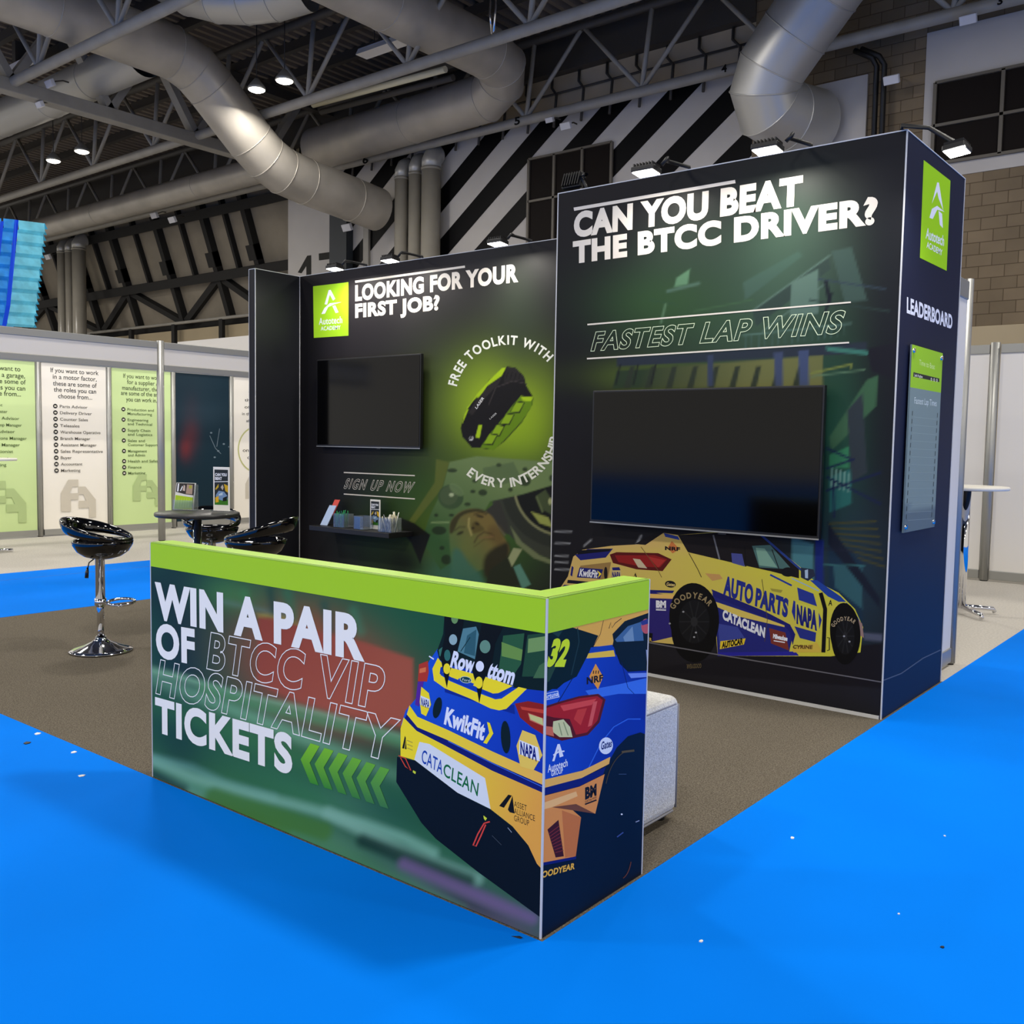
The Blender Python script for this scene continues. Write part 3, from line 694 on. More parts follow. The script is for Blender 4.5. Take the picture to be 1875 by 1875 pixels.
# left edge lamp and marks
pr.poly([(235, 612), (292, 590), (297, 660), (286, 722), (228, 720)], (186, 56, 40)); pr.poly([(240, 640), (280, 630), (278, 660), (238, 668)], (232, 120, 70)); pr.poly([(228, 722), (265, 720), (235, 880), (210, 870)], (90, 40, 150))
# stripes and bumper
pr.poly([(175, 872), (225, 945), (420, 1030), (700, 1165), (1060, 1325), (1060, 1395), (700, 1235), (420, 1095), (225, 1012), (158, 930)], YEL, grad=((300, 950), YEL, (1000, 1350), (244, 186, 84)))
pr.poly([(158, 930), (225, 1012), (420, 1095), (700, 1235), (1060, 1395), (1060, 1450), (700, 1290), (400, 1130), (220, 1040), (140, 965)], NAV)
pr.poly([(138, 950), (220, 1035), (400, 1128), (700, 1288), (1060, 1445), (1060, 1960), (985, 1880), (930, 1762), (830, 1642), (690, 1532), (480, 1428), (210, 1222), (118, 1195), (118, 1020)], YEL, grad=((300, 1100), YEL, (950, 1500), (238, 168, 70)))
pr.stroke([(420, 1100), (700, 1240), (1060, 1410)], 5, (60, 110, 220))
pr.poly([(238, 1105), (300, 1118), (655, 1335), (690, 1532), (480, 1428), (205, 1218)], (228, 232, 232))
pr.text('CATA', (250, 1232), (382, 1312), (258, 1150), (24, 70, 168), .012); pr.text('CLEAN', (388, 1316), (608, 1450), (396, 1236), (14, 110, 60), .012)
pr.poly([(745, 1512), (803, 1440), (826, 1446), (775, 1524)], (16, 16, 16)); pr.poly([(800, 1535), (830, 1446), (842, 1560), (812, 1552)], (16, 16, 16))
for i, wd in enumerate(('ASSET', 'ALLIANCE', 'GROUP')):
    x1 = (920, 972, 935)[i]; y = 1515+i*45; dy = (x1-842)*.38
    pr.text(wd, (840, y), (x1, y+dy), (840, y-36), (30, 24, 20), .0)
pr.poly([(128, 1146), (146, 1066), (152, 1080), (142, 1148)], (20, 18, 16)); pr.poly([(146, 1150), (152, 1085), (156, 1152)], (20, 18, 16))
for i in range(3): pr.stroke([(160, 1095+i*24), (195, 1110+i*24)], 6, (190, 172, 60))
# KwikFit, NAPA and vents
pr.text('KwikFit', (394, 985), (645, 1092), (412, 882), WHI, .05); pr.poly([(668, 978), (686, 985), (708, 1052), (666, 1118), (644, 1110), (682, 1048)], YEL)
for c in ((352, 888, 26, 68, 12), (786, 1075, 30, 104, -3)): pr.ell(c[0], c[1], c[2], c[3], (10, 30, 34), c[4])
pr.poly([(250, 754), (298, 795), (312, 868), (280, 942), (250, 925), (240, 850)], YEL); pr.poly([(246, 810), (303, 835), (303, 890), (244, 868)], (230, 234, 240)); pr.text('NAPA', (248, 872), (300, 895), (250, 822), NAV, .03)
pr.poly([(893, 1030), (975, 1062), (1020, 1190), (963, 1286), (880, 1260), (855, 1130)], (244, 206, 90)); pr.poly([(874, 1092), (992, 1140), (1004, 1228), (872, 1182)], (232, 234, 240)); pr.text('NAPA', (880, 1180), (984, 1226), (880, 1100), NAV, .04)
# right tail lamp up to the corner, tow straps
pr.poly([(845, 862), (930, 846), (1060, 872), (1060, 1080), (950, 1010), (878, 950)], (150, 34, 26)); pr.poly([(880, 880), (1060, 905), (1060, 930), (890, 900)], (208, 70, 50)); pr.poly([(928, 920), (1060, 968), (1060, 1020), (940, 968)], (214, 120, 90)); pr.poly([(935, 928), (1020, 955), (1026, 1000), (945, 962)], (206, 206, 130))
pr.stroke([(300, 560), (330, 580)], 8, WHI)
pr.stroke([(106, 1192), (150, 1210), (185, 1288), (150, 1262), (118, 1205)], 6, (222, 74, 50)); pr.poly([(198, 1285), (216, 1295), (212, 1310), (196, 1298)], (210, 224, 60))
pr.stroke([(686, 1612), (650, 1622), (610, 1690), (580, 1762), (598, 1768), (630, 1700), (660, 1630)], 9, (226, 72, 62)); pr.poly([(645, 1572), (668, 1590), (658, 1606), (648, 1592)], (220, 230, 60))
pr.stroke([(700, 1700), (760, 1760)], 4, (60, 70, 80)); pr.stroke([(800, 1650), (825, 1680)], 4, (150, 160, 170))
pr.build('printed_race_car', cfp)
# slogan
k1 = pr.k+.00006
pr = Print('y', 0, -1, RF, base=k1).zoom(260, 980, 3.75)
LW = (250, 246, 234)
pr.text('WIN A PAIR', (93, 557), (1532, 850), (90, 318), LW, .05, space=1.08)
pr.text('OF', (100, 822), (366, 878), (97, 596), LW, .045, space=1.08)
pr.text('BTCC VIP', (446, 905), (1640, 1192), (476, 660), LW, .03, .009, 1.12)
pr.text('HOSPITALITY', (97, 1076), (1722, 1550), (130, 848), LW, .03, .009, 1.1)
pr.text('TICKETS', (94, 1334), (1035, 1632), (92, 1106), LW, .045, space=1.1)
pr.build('slogan_lettering', cfp)
pr = Print('y', 0, -1, RF, base=k1).zoom(260, 980, 3.75)
for i in range(6):
    x = 1092+i*96; y = 1530+i*32; g = i/5.
    pr.poly([(x+68, y-102), (x+130, y-82), (x+62, y+32), (x+124, y+188), (x+66, y+170), (x, y+8)], None, grad=((x+90, y-80), (132-30*g, 200-26*g, 40+20*g), (x+100, y+180), (60, 142-20*g, 46+26*g)))
pr.build('chevron_arrows', cfp)
pr = Print('y', 0, -1, RF, base=k1).zoom(260, 980, 3.75)
pr.uvpoly([(-CL, 1.0), (-.004, 1.0), (-.004, .903), (-CL, .903)], (172, 216, 38)); pr.build('lime_band', cfp)
# side of the counter
pr = Print('x', 0, 1, RS, base=.0006).zoom(700, 1040, 3.4722)
fnS = blobs((7, 20, 40), [(1150, 1500, 40, 120, 0, (4, 12, 30), .8), (1030, 1660, 40, 70, 0, (10, 26, 50), .5)])
pr.bg(20, 30, fnS)
pr.poly([(1000, 770), (1110, 770), (1200, 690), (1300, 545), (1470, 500), (1510, 610), (1560, 660), (1720, 650), (1720, 1075), (1640, 1045), (1560, 1070), (1490, 1140), (1440, 1230), (1270, 1300), (1000, 1360)], BLU, grad=((1100, 900), (22, 74, 196), (1600, 1000), (14, 44, 150)))
pr.poly([(1290, 780), (1500, 740), (1720, 690), (1720, 800), (1500, 800), (1330, 830)], (60, 116, 224)); pr.poly([(1560, 670), (1720, 665), (1720, 690), (1580, 700)], (120, 150, 232))
pr.poly([(1190, 372), (1420, 310), (1720, 250), (1720, 300), (1560, 330), (1480, 410), (1462, 495), (1340, 500), (1372, 430)], (236, 178, 78))
pr.poly([(1000, 380), (1180, 372), (1372, 432), (1330, 505), (1235, 690), (1040, 790), (1000, 780)], (8, 30, 30)); pr.poly([(1060, 400), (1150, 390), (1120, 440)], (30, 60, 56)); pr.stroke([(1240, 380), (1250, 470), (1200, 680)], 6, (30, 58, 60)); pr.poly([(1050, 640), (1110, 610), (1060, 720), (1040, 730)], (40, 70, 50))
pr.text('32', (1040, 614), (1160, 616), (1090, 446), (214, 236, 40), .06)
pr.poly([(1325, 505), (1462, 488), (1468, 522), (1312, 540)], (22, 66, 170)); pr.poly([(1310, 542), (1470, 522), (1480, 562), (1296, 575)], (240, 196, 70)); pr.stroke([(1410, 310), (1385, 420), (1340, 500)], 3, (60, 40, 20))
pr.stroke([(1440, 385), (1452, 345), (1460, 380), (1480, 350), (1520, 320)], 4, (40, 30, 24))
pr.poly([(1462, 420), (1540, 338), (1720, 275), (1720, 655), (1560, 642), (1482, 545)], (10, 26, 34)); pr.poly([(1478, 455), (1560, 370), (1650, 340), (1660, 462), (1490, 470)], (70, 108, 148)); pr.poly([(1530, 440), (1590, 370), (1600, 465), (1540, 468)], (120, 150, 176)); pr.ell(1675, 370, 30, 48, (196, 90, 96)); pr.poly([(1640, 340), (1720, 310), (1720, 345), (1650, 365)], (50, 60, 130)); pr.stroke([(1680, 520), (1690, 640)], 10, (150, 160, 190))
pr.stroke([(1520, 600), (1560, 760), (1600, 800)], 3, (10, 30, 90)); pr.stroke([(1215, 690), (1100, 880), (1060, 1000)], 4, (8, 24, 70))
pr.poly([(1355, 608), (1402, 690), (1370, 772), (1314, 690)], (240, 160, 60)); pr.text('NRF', (1298, 738), (1402, 718), (1298, 695), (30, 22, 20), .04)
for i in range(3): pr.stroke([(1340+i*16, 672), (1342+i*16, 652)], 6, (40, 28, 22))
pr.stroke([(1000, 828), (1120, 800)], 42, (226, 232, 246)); pr.stroke([(1000, 827), (1116, 801)], 34, (40, 100, 210)); pr.text('Fortuna', (1018, 838), (1116, 812), (1018, 808), WHI, .02)
pr.poly([(1000, 890), (1130, 848), (1250, 815), (1372, 800), (1418, 836), (1380, 980), (1305, 1062), (1140, 1098), (1000, 1050)], (92, 18, 18)); pr.poly([(1010, 900), (1130, 862), (1250, 828), (1366, 814), (1400, 840), (1366, 970), (1300, 1045), (1230, 1060), (1190, 960), (1090, 950), (1010, 930)], (176, 30, 30)); pr.poly([(1130, 875), (1360, 830), (1330, 870), (1150, 910)], (222, 76, 70)); pr.poly([(1240, 900), (1300, 890), (1260, 1000), (1215, 960)], (206, 60, 50)); pr.poly([(1340, 850), (1366, 846), (1330, 1000), (1305, 1010)], (222, 90, 84))
pr.poly([(1085, 975), (1150, 962), (1192, 1010), (1208, 1075), (1125, 1075), (1080, 1040)], (214, 214, 156)); pr.poly([(1000, 1000), (1080, 1010), (1090, 1070), (1000, 1050)], (216, 110, 84)); pr.stroke([(1120, 985), (1140, 1065)], 7, (150, 160, 110)); pr.stroke([(1150, 980), (1180, 1065)], 7, (150, 160, 110))
pr.poly([(1440, 1230), (1490, 1120), (1570, 1060), (1650, 1040), (1720, 1070), (1720, 1020), (1640, 950), (1540, 960), (1440, 1040), (1370, 1160), (1300, 1290)], (14, 50, 160)); pr.stroke([(1310, 1270), (1390, 1110), (1470, 1010), (1560, 960), (1640, 960)], 7, (50, 104, 220))
pr.ell(1420, 1130, 44, 54, (226, 232, 244), 10); pr.text('Gates', (1388, 1155), (1456, 1135), (1392, 1105), (20, 40, 110), .03)
pr.poly([(1078, 1228), (1112, 1120), (1126, 1118), (1150, 1196), (1126, 1204), (1116, 1150), (1092, 1228)], WHI); pr.stroke([(1085, 1190), (1120, 1168), (1156, 1164)], 9, WHI)
pr.text('Autotech', (1050, 1300), (1176, 1258), (1050, 1252), WHI, .02); pr.text('GROUP', (1072, 1324), (1146, 1302), (1072, 1292), WHI, .02)
pr.poly([(1000, 1352), (1270, 1288), (1448, 1200), (1440, 1245), (1265, 1335), (1000, 1405)], (242, 184, 90)); pr.poly([(1000, 1405), (1265, 1335), (1420, 1262), (1402, 1312), (1250, 1388), (1000, 1452)], NAV)
pr.poly([(1000, 1455), (1250, 1390), (1412, 1310), (1352, 1562), (1200, 1532), (1262, 1585), (1228, 1832), (1000, 1885)], (230, 148, 74)); pr.poly([(1000, 1500), (1230, 1420), (1240, 1450), (1080, 1520), (1000, 1540)], (246, 190, 120)); pr.poly([(1075, 1520), (1230, 1500), (1352, 1562), (1210, 1540)], (120, 70, 44)); pr.poly([(1140, 1540), (1262, 1585), (1228, 1832), (1160, 1840)], (206, 118, 60))
pr.poly([(1048, 1662), (1118, 1600), (1152, 1832), (1100, 1840)], (66, 18, 26)); 
for i in range(8): pr.stroke([(1056+i*6, 1690+i*17), (1122+i*4, 1640+i*22)], 4, (140, 50, 46))
pr.text('BM', (1287, 1468), (1360, 1440), (1287, 1396), (20, 16, 22), .06); pr.text('CATALYSTS', (1287, 1492), (1360, 1462), (1287, 1480), (20, 16, 22), .02); pr.stroke([(1286, 1502), (1360, 1474)], 9, (20, 16, 22))
pr.poly([(1000, 1876), (1230, 1832), (1230, 1850), (1000, 1895)], NAV)
pr.arc(1580, 1480, 170, 320, 200, 260, 6, (70, 60, 40)); pr.stroke([(1520, 1170), (1600, 1160)], 14, (90, 78, 50)); pr.ell(1520, 1565, 6, 5, WHI); pr.stroke([(1608, 1615), (1632, 1605)], 6, (150, 160, 190)); pr.stroke([(1490, 1710), (1530, 1680)], 8, (60, 80, 140)); pr.stroke([(1500, 1310), (1550, 1310)], 4, (60, 80, 110))
pr.zoom(260, 1380, 1.875); pr.text('OODYEAR', (1371, 426), (1484, 394), (1373, 404), (242, 184, 70), .04); pr.arc(1640, 340, 40, 90, 20, 75, 3, (110, 60, 40))
pr.build('printed_race_car', csp)
pr = Print('x', 0, 1, RS, base=pr.k+.00006)
pr.uvpoly([(0.004, 1.0), (CW, 1.0), (CW, .903), (.004, .903)], (176, 218, 44)); pr.build('lime_band', csp)

# ------------------------------------------------------------------ tower and back wall of the stand
TY, TX0, TD, TH = 2.99, -2.192, 1.116, 3.06
tw = thing('display_tower', (-1.1, 3.5, 0), 'tall black printed tower block with a driver challenge headline and leaderboard side', 'exhibition stand')
twf = MB().box((TX0, TY, .0068), (-.02, TY+.06, TH)).build('front_panel', M['dark_panel'], tw)
tws = MB().box((-.06, TY, .0068), (0, TY+TD, TH)).build('side_panel', M['navy_panel'], tw)
MB().box((TX0, TY+.06, .0068), (TX0+.05, TY+TD-.005, TH)).build('end_panel', M['dark_panel'], tw)
MB().box((TX0+.05, TY+.06, TH-.05), (-.06, TY+TD-.005, TH)).build('top_panel', M['dark_panel'], tw)
for x, y in ((0, TY), (TX0, TY), (0, TY+TD)): MB().box((x-.0035, y-.0035, .007), (x+.0035, y+.0035, TH+.002)).build('edge_trim', M['trim'], tw)
for a, b in (((TX0, TY-.003, TH-.003), (0, TY+.003, TH+.003)), ((-.003, TY, TH-.003), (.003, TY+TD, TH+.003)), ((TX0, TY-.006, .0068), (-.01, TY+.004, .026))): MB().box(a, b).build('edge_trim', M['trim'], tw)
RT = (TX0, -.006, .03, TH-.004); RTS = (TY+.006, TY+TD, .008, TH-.004)
so = Soft((26, 25, 28), 2.2)
so.blob([(1365, 600, 190, 150, -5, (54, 78, 58), .75), (1290, 490, 170, 80, -10, (42, 60, 48), .55), (1450, 500, 100, 140, 20, (66, 92, 76), .6), (1200, 560, 120, 60, 0, (52, 88, 44), .5), (1500, 460, 60, 60, 0, (54, 70, 60), .4), (1530, 800, 60, 170, 0, (34, 84, 60), .7), (1190, 690, 140, 30, 0, (90, 110, 36), .6), (1560, 1050, 90, 160, 0, (38, 62, 76), .7),
      (1450, 1240, 300, 50, 10, (34, 32, 40), .8), (1250, 1280, 200, 40, 10, (24, 20, 22), .8), (1050, 900, 50, 300, 0, (22, 20, 22), .7), (1100, 340, 90, 120, 0, (28, 25, 28), .6), (1630, 600, 50, 400, 0, (24, 26, 34), .7)])
# printed workshop: stair, gantry, roof lights
so.zoom(1020, 290, 2.467)
G1, G2, G3 = (60, 84, 72), (84, 108, 96), (40, 56, 52)
so.poly([(880, 690), (1230, 440), (1235, 500), (900, 760)], (46, 62, 56)); so.poly([(840, 560), (1090, 420), (1110, 440), (850, 640)], G1); so.poly([(1240, 420), (1330, 400), (1400, 640), (1300, 650)], (58, 78, 70)); so.poly([(1060, 560), (1180, 500), (1180, 700), (1050, 720)], G2); so.poly([(540, 540), (600, 500), (590, 570), (530, 580)], (84, 120, 90)); so.stroke([(500, 600), (640, 565)], 14, (70, 96, 80))
for a, b, wd, c in (((880, 690), (1230, 440), 6, G2), ((930, 780), (1220, 560), 5, G2), ((1140, 640), (1500, 690), 8, G3), ((1180, 545), (1480, 590), 8, (46, 60, 70)), ((1215, 560), (1230, 640), 18, (20, 26, 34)), ((1240, 610), (1210, 700), 12, (20, 26, 34)), ((470, 740), (490, 660), 10, (80, 110, 80)), ((620, 690), (880, 640), 5, (60, 90, 60)), ((420, 640), (540, 660), 5, (44, 70, 50))): so.stroke([a, b], wd, c)
for i in range(16): so.stroke([(850+i*30, 800-i*3), (850+i*30, 860-i*4)], 3, (66, 92, 84))
so.stroke([(840, 800), (1330, 745)], 6, (80, 108, 96))
so.poly([(270, 900), (1400, 830), (1400, 880), (270, 940)], (40, 48, 58)); so.poly([(680, 890), (705, 890), (705, 1030), (680, 1030)], (52, 62, 84)); so.poly([(980, 880), (1020, 876), (1020, 1030), (985, 1030)], (60, 70, 96)); so.poly([(1090, 870), (1135, 866), (1138, 1030), (1095, 1030)], (62, 74, 104))
so.poly([(270, 960), (1200, 890), (1200, 1030), (250, 1040)], (70, 84, 34), grad=((400, 900), (42, 58, 38), (900, 1040), (104, 106, 62)))
for i in range(9): so.poly([(300+i*95, 1040), (330+i*95, 940), (352+i*95, 938), (330+i*95, 1040)], (44, 52, 40))
for i in range(3): so.stroke([(265+i*80, 1020), (285+i*80, 935)], 7, (24, 26, 28))
so.stroke([(1150, 970), (1330, 930), (1330, 945)], 7, (120, 130, 60)); so.stroke([(1150, 985), (1390, 955)], 5, (90, 120, 90))
so.poly([(680, 890), (705, 890), (705, 1030), (680, 1030)], (52, 62, 84)); so.poly([(980, 880), (1020, 876), (1020, 1030), (985, 1030)], (60, 70, 96)); so.poly([(1090, 870), (1135, 866), (1138, 1030), (1095, 1030)], (62, 74, 104))
so.poly([(1215, 850), (1510, 880), (1510, 900), (1220, 870)], (60, 116, 100)); so.poly([(1400, 860), (1540, 830), (1530, 1000), (1420, 960)], (26, 26, 34))
so.poly([(1400, 1000), (1450, 980), (1440, 1120), (1240, 1320), (1230, 1260)], (60, 96, 66)); so.poly([(1230, 1340), (1320, 1300), (1320, 1400), (1230, 1400)], (52, 120, 80)); so.poly([(1230, 1440), (1330, 1400), (1330, 1560), (1230, 1600)], (40, 100, 92)); so.poly([(1310, 1140), (1380, 1060), (1400, 1420), (1330, 1460)], (48, 56, 60))
for i in range(5): so.stroke([(1240+i*20, 1400+i*6), (1238+i*20, 1480+i*6)], 6, (120, 160, 140))
for a, b in (((1220, 1310), (1330, 1360)), ((1220, 1400), (1340, 1360)), ((1220, 1440), (1460, 1560)), ((1220, 1500), (1460, 1420)), ((1250, 1460), (1250, 1620))): so.stroke([a, b], 10, (24, 32, 66))
for i in range(7): so.stroke([(1230+i*10, 1650+i*22), (1440+i*6, 1640+i*34)], 8, (70, 68, 34))
so.zoom(1020, 930, 3.024)
so.poly([(1500, 130), (1690, 300), (1690, 700), (1600, 560), (1500, 440)], (26, 48, 66)); so.poly([(1300, 160), (1420, 200), (1420, 420), (1300, 300)], (70, 120, 126)); so.poly([(1430, 170), (1475, 180), (1475, 440), (1430, 420)], (24, 40, 110)); so.poly([(1530, 320), (1690, 320), (1690, 560), (1540, 440)], (50, 90, 96)); so.poly([(1500, 80), (1790, 500), (1790, 560), (1500, 200)], (24, 30, 44)); so.stroke([(1480, 225), (1640, 240)], 10, (30, 34, 50)); so.stroke([(1480, 315), (1700, 320)], 6, (60, 110, 110))
so.poly([(1690, 690), (1800, 700), (1800, 740), (1700, 730)], (80, 84, 100)); so.poly([(880, 830), (1800, 750), (1800, 1000), (500, 900)], (24, 22, 28))
for y in (130, 195, 265, 300, 340): so.stroke([(-10, y), ((75, 60, 80, 70, 60)[(y//65) % 5], y+2)], 5, (150, 152, 156))
so.stroke([(150, 210), (188, 178)], 6, (150, 152, 156)); so.stroke([(440, 205), (465, 155)], 9, (150, 152, 156))
pr = Print('y', TY, -1, RT, base=.0006); pr.softbg(190, 300, so); pr.build('printed_workshop_backdrop', twf)
k1 = pr.k+.00006
pr = Print('y', TY, -1, RT, base=k1).zoom(1020, 930, 3.024)
TAN, TAN2, NV = (206, 176, 96), (208, 196, 60), (30, 32, 108)
pr.poly([(20, 440), (60, 380), (90, 270), (140, 232), (300, 210), (480, 200), (590, 138), (670, 150), (900, 130), (1130, 150), (1350, 330), (1420, 400), (1560, 470), (1650, 560), (1695, 660), (1680, 800), (1515, 822), (890, 820), (880, 700), (700, 760), (500, 740), (500, 600), (400, 520)], TAN, grad=((500, 400), (206, 174, 104), (1300, 600), (206, 200, 60)))
pr.poly([(20, 440), (40, 500), (90, 570), (300, 690), (520, 742), (700, 700), (700, 500), (300, 420)], (44, 36, 112)); pr.poly([(40, 505), (90, 570), (300, 690), (520, 742), (520, 720), (310, 650), (110, 540)], (18, 16, 22)); pr.poly([(24, 445), (300, 500), (640, 540), (640, 500), (300, 430)], (206, 170, 96))
pr.poly([(100, 260), (170, 228), (310, 225), (270, 275), (130, 290)], NV); pr.poly([(110, 235), (300, 226), (290, 240), (115, 258)], (14, 14, 24)); pr.poly([(490, 205), (590, 138), (540, 140), (430, 200)], (24, 20, 22))
pr.poly([(590, 138), (670, 158), (680, 178), (600, 160)], (40, 60, 140))
pr.poly([(670, 150), (1000, 130), (1130, 150), (1340, 330), (1340, 390), (1180, 350), (1000, 310), (725, 245)], (26, 22, 24)); pr.poly([(1080, 210), (1180, 205), (1300, 340), (1120, 330)], (74, 108, 104)); pr.poly([(1100, 220), (1150, 225), (1220, 330), (1120, 318)], (120, 160, 140)); pr.poly([(965, 250), (1025, 255), (1040, 325), (970, 305)], (70, 76, 140)); pr.stroke([(865, 150), (900, 285)], 9, (110, 112, 120)); pr.stroke([(1130, 150), (1360, 350)], 12, (38, 62, 130)); pr.stroke([(1190, 230), (1230, 340)], 5, (30, 30, 36)); pr.ell(1280, 355, 40, 26, (20, 20, 24)); pr.stroke([(1040, 215), (1045, 325)], 8, (20, 18, 20))
pr.poly([(1350, 330), (1420, 340), (1430, 375), (1390, 405), (1350, 385)], (40, 48, 66)); pr.poly([(1372, 345), (1390, 340), (1390, 390), (1374, 388)], (170, 190, 210))
pr.poly([(1400, 400), (1440, 400), (1570, 490), (1640, 560), (1690, 650), (1660, 640), (1560, 520), (1500, 490)], (34, 66, 150)); pr.stroke([(1180, 370), (1300, 430)], 10, (36, 60, 150)); pr.stroke([(1300, 390), (1450, 460)], 6, (150, 180, 200))
# tail lamp
pr.poly([(292, 258), (330, 245), (560, 250), (635, 285), (585, 350), (440, 340), (310, 305)], (88, 22, 20)); pr.poly([(320, 262), (540, 262), (610, 285), (570, 330), (470, 325), (340, 300)], (140, 30, 28)); pr.poly([(420, 280), (460, 285), (500, 335), (450, 330)], (196, 180, 150)); pr.poly([(500, 268), (600, 290), (560, 330)], (170, 50, 44))
pr.poly([(636, 183), (678, 228), (640, 252), (612, 222)], (196, 116, 62)); pr.text('NRF', (598, 232), (682, 238), (598, 212), (24, 20, 22), .05)
# rear
pr.poly([(130, 320), (300, 300), (280, 400), (110, 380)], (150, 120, 70)); pr.poly([(110, 385), (125, 330), (255, 340), (238, 392)], NV); pr.text('KwikFit', (122, 376), (222, 386), (130, 336), (226, 226, 232), .04); pr.poly([(222, 345), (246, 365), (226, 388), (234, 366)], YEL)
pr.ell(270, 362, 10, 36, (30, 24, 24)); pr.poly([(82, 320), (92, 330), (84, 380), (74, 372)], NV)
pr.poly([(300, 330), (345, 328), (357, 362), (345, 400), (305, 400)], (200, 180, 120)); pr.text('NAPA', (304, 386), (352, 390), (306, 352), NV, .05); pr.poly([(305, 330), (345, 328), (352, 345), (308, 346)], NV); pr.poly([(306, 394), (350, 396), (345, 404), (306, 402)], NV)
pr.poly([(60, 398), (280, 418), (280, 434), (56, 416)], (22, 20, 40)); pr.poly([(40, 425), (180, 440), (180, 452), (26, 440)], NV)
pr.poly([(424, 384), (434, 358), (444, 386), (436, 386), (433, 372)], (24, 20, 20))
pr.ell(628, 422, 30, 19, (24, 22, 24), 8); pr.text('Gates', (606, 430), (652, 434), (608, 412), (216, 190, 120), .03)
for y0, y1, c in ((450, 466, NV), (472, 496, (226, 182, 100)), (496, 600, (44, 36, 112))): pr.poly([(400, y0), (650, y0+8), (640, y1+6), (400, y1)], c)
pr.text('BM', (548, 548), (604, 550), (548, 512), (226, 226, 232), .07); pr.stroke([(548, 564), (604, 566)], 6, (226, 226, 232)); pr.text('CATALYSTS', (548, 558), (604, 560), (548, 552), (226, 226, 232), .0)
# lower blue flank and stripes
pr.poly([(860, 470), (930, 505), (1150, 600), (1270, 640), (1310, 690), (1285, 798), (890, 812), (880, 620)], (36, 40, 118)); pr.poly([(880, 520), (1150, 610), (1260, 650), (1260, 660), (1000, 600), (890, 550)], (214, 190, 92)); pr.poly([(855, 450), (1150, 572), (1290, 645), (1320, 700), (1305, 760), (1290, 690), (1260, 650), (1000, 545), (870, 492)], NV)
pr.poly([(890, 640), (1000, 660), (1040, 720), (900, 760)], (60, 70, 150)); pr.poly([(890, 800), (1320, 795), (1340, 818), (890, 820)], (40, 38, 150))
pr.poly([(820, 362), (900, 368), (918, 392), (860, 404)], (196, 150, 90)); pr.poly([(1180, 445), (1250, 455), (1240, 470), (1190, 460)], (160, 150, 60))
pr.text('AUTO', (920, 472), (1082, 530), (928, 372), (34, 46, 132), .055); pr.text('PARTS', (1096, 536), (1276, 602), (1104, 440), (34, 46, 132), .055)
pr.text('CATACLEAN', (916, 612), (1150, 716), (920, 560), (222, 224, 230), .055)
pr.poly([(1330, 440), (1420, 475), (1440, 545), (1340, 510)], (40, 56, 140)); pr.poly([(1310, 512), (1322, 520), (1318, 628), (1300, 575)], (34, 46, 140)); pr.poly([(1445, 570), (1466, 620), (1450, 680)], (34, 46, 140)); pr.poly([(1320, 520), (1448, 560), (1452, 680), (1322, 630)], (206, 200, 78)); pr.text('NAPA', (1326, 632), (1440, 672), (1328, 532), (30, 36, 110), .07); pr.poly([(1315, 655), (1435, 690), (1430, 742), (1345, 720)], (40, 50, 130))
pr.poly([(1175, 665), (1265, 690), (1285, 790), (1185, 750)], (120, 52, 44)); pr.text('Milwaukee', (1196, 720), (1276, 736), (1198, 696), WHI, .06); pr.stroke([(1200, 735), (1262, 745)], 5, WHI)
pr.poly([(905, 738), (1045, 722), (1035, 756), (902, 782)], (226, 196, 50)); pr.text('AUTOCAR', (912, 776), (1030, 752), (914, 742), (24, 20, 22), .06)
pr.text('CYBNE', (1305, 776), (1414, 778), (1308, 760), (100, 70, 40), .05); pr.poly([(1300, 780), (1440, 745), (1470, 800), (1310, 800)], (210, 180, 70)); pr.text('CYRINE', (1305, 778), (1414, 780), (1308, 758), (96, 66, 36), .05)
pr.stroke([(1460, 470), (1485, 560), (1475, 800)], 22, (16, 14, 18)); pr.stroke([(1135, 395), (1165, 620), (1150, 740)], 3, (80, 66, 40)); pr.stroke([(730, 250), (780, 340), (800, 384)], 4, (80, 66, 40)); pr.stroke([(465, 215), (560, 345), (580, 385)], 3, (110, 84, 50))
pr.poly([(1495, 560), (1530, 520), (1610, 520), (1520, 600)], (206, 196, 70)); pr.text('A', (1502, 540), (1524, 540), (1504, 510), (24, 20, 20), .02); pr.stroke([(1496, 718), (1508, 718), (1508, 786), (1496, 790)], 5, (24, 20, 20))
pr.poly([(1650, 600), (1690, 640), (1700, 720), (1670, 700)], (150, 120, 110))
# wheels
for cx, cy, rx, ry in ((760, 610, 138, 195), (1596, 690, 84, 165)):
    pr.ell(cx, cy, rx, ry, (11, 10, 11), -4, 36); pr.ell(cx, cy+(60 if rx > 100 else 20), rx*.92, ry*.95, (10, 9, 10), 0, 36); pr.ell(cx, cy+20, rx*.62, ry*.62, (20, 20, 22), 0, 30)
    for k in range(10):
        a = 2*PI*k/10; pr.stroke([(cx, cy+20), (cx+rx*.6*math.cos(a), cy+20+ry*.6*math.sin(a))], 7, (32, 32, 34))
    pr.ell(cx, cy+20, rx*.14, ry*.14, (40, 40, 42))
pr.arctext('GOODYEAR', 750, 610, 112, 205, 325, 32, (150, 132, 96), .03); pr.arctext('GOODYEAR', 1596, 690, 68, 205, 315, 22, (170, 150, 120), .03)
pr.text('GOODYEAR', (800, 862), (718, 866), (800, 886), (96, 84, 60), .03)
for x, y in ((625, 640), (770, 690), (760, 715), (700, 575), (1590, 710), (1620, 740)): pr.ell(x, y, 6, 5, (150, 150, 156))
pr.poly([(500, 690), (530, 694), (526, 740), (500, 735)], (16, 14, 16)); pr.text('R', (512, 736), (526, 738), (512, 718), (200, 170, 80), .04)
pr.build('printed_race_car', twf)
pr = Print('y', TY, -1, RT, base=pr.k+.00006).zoom(1020, 290, 2.467)
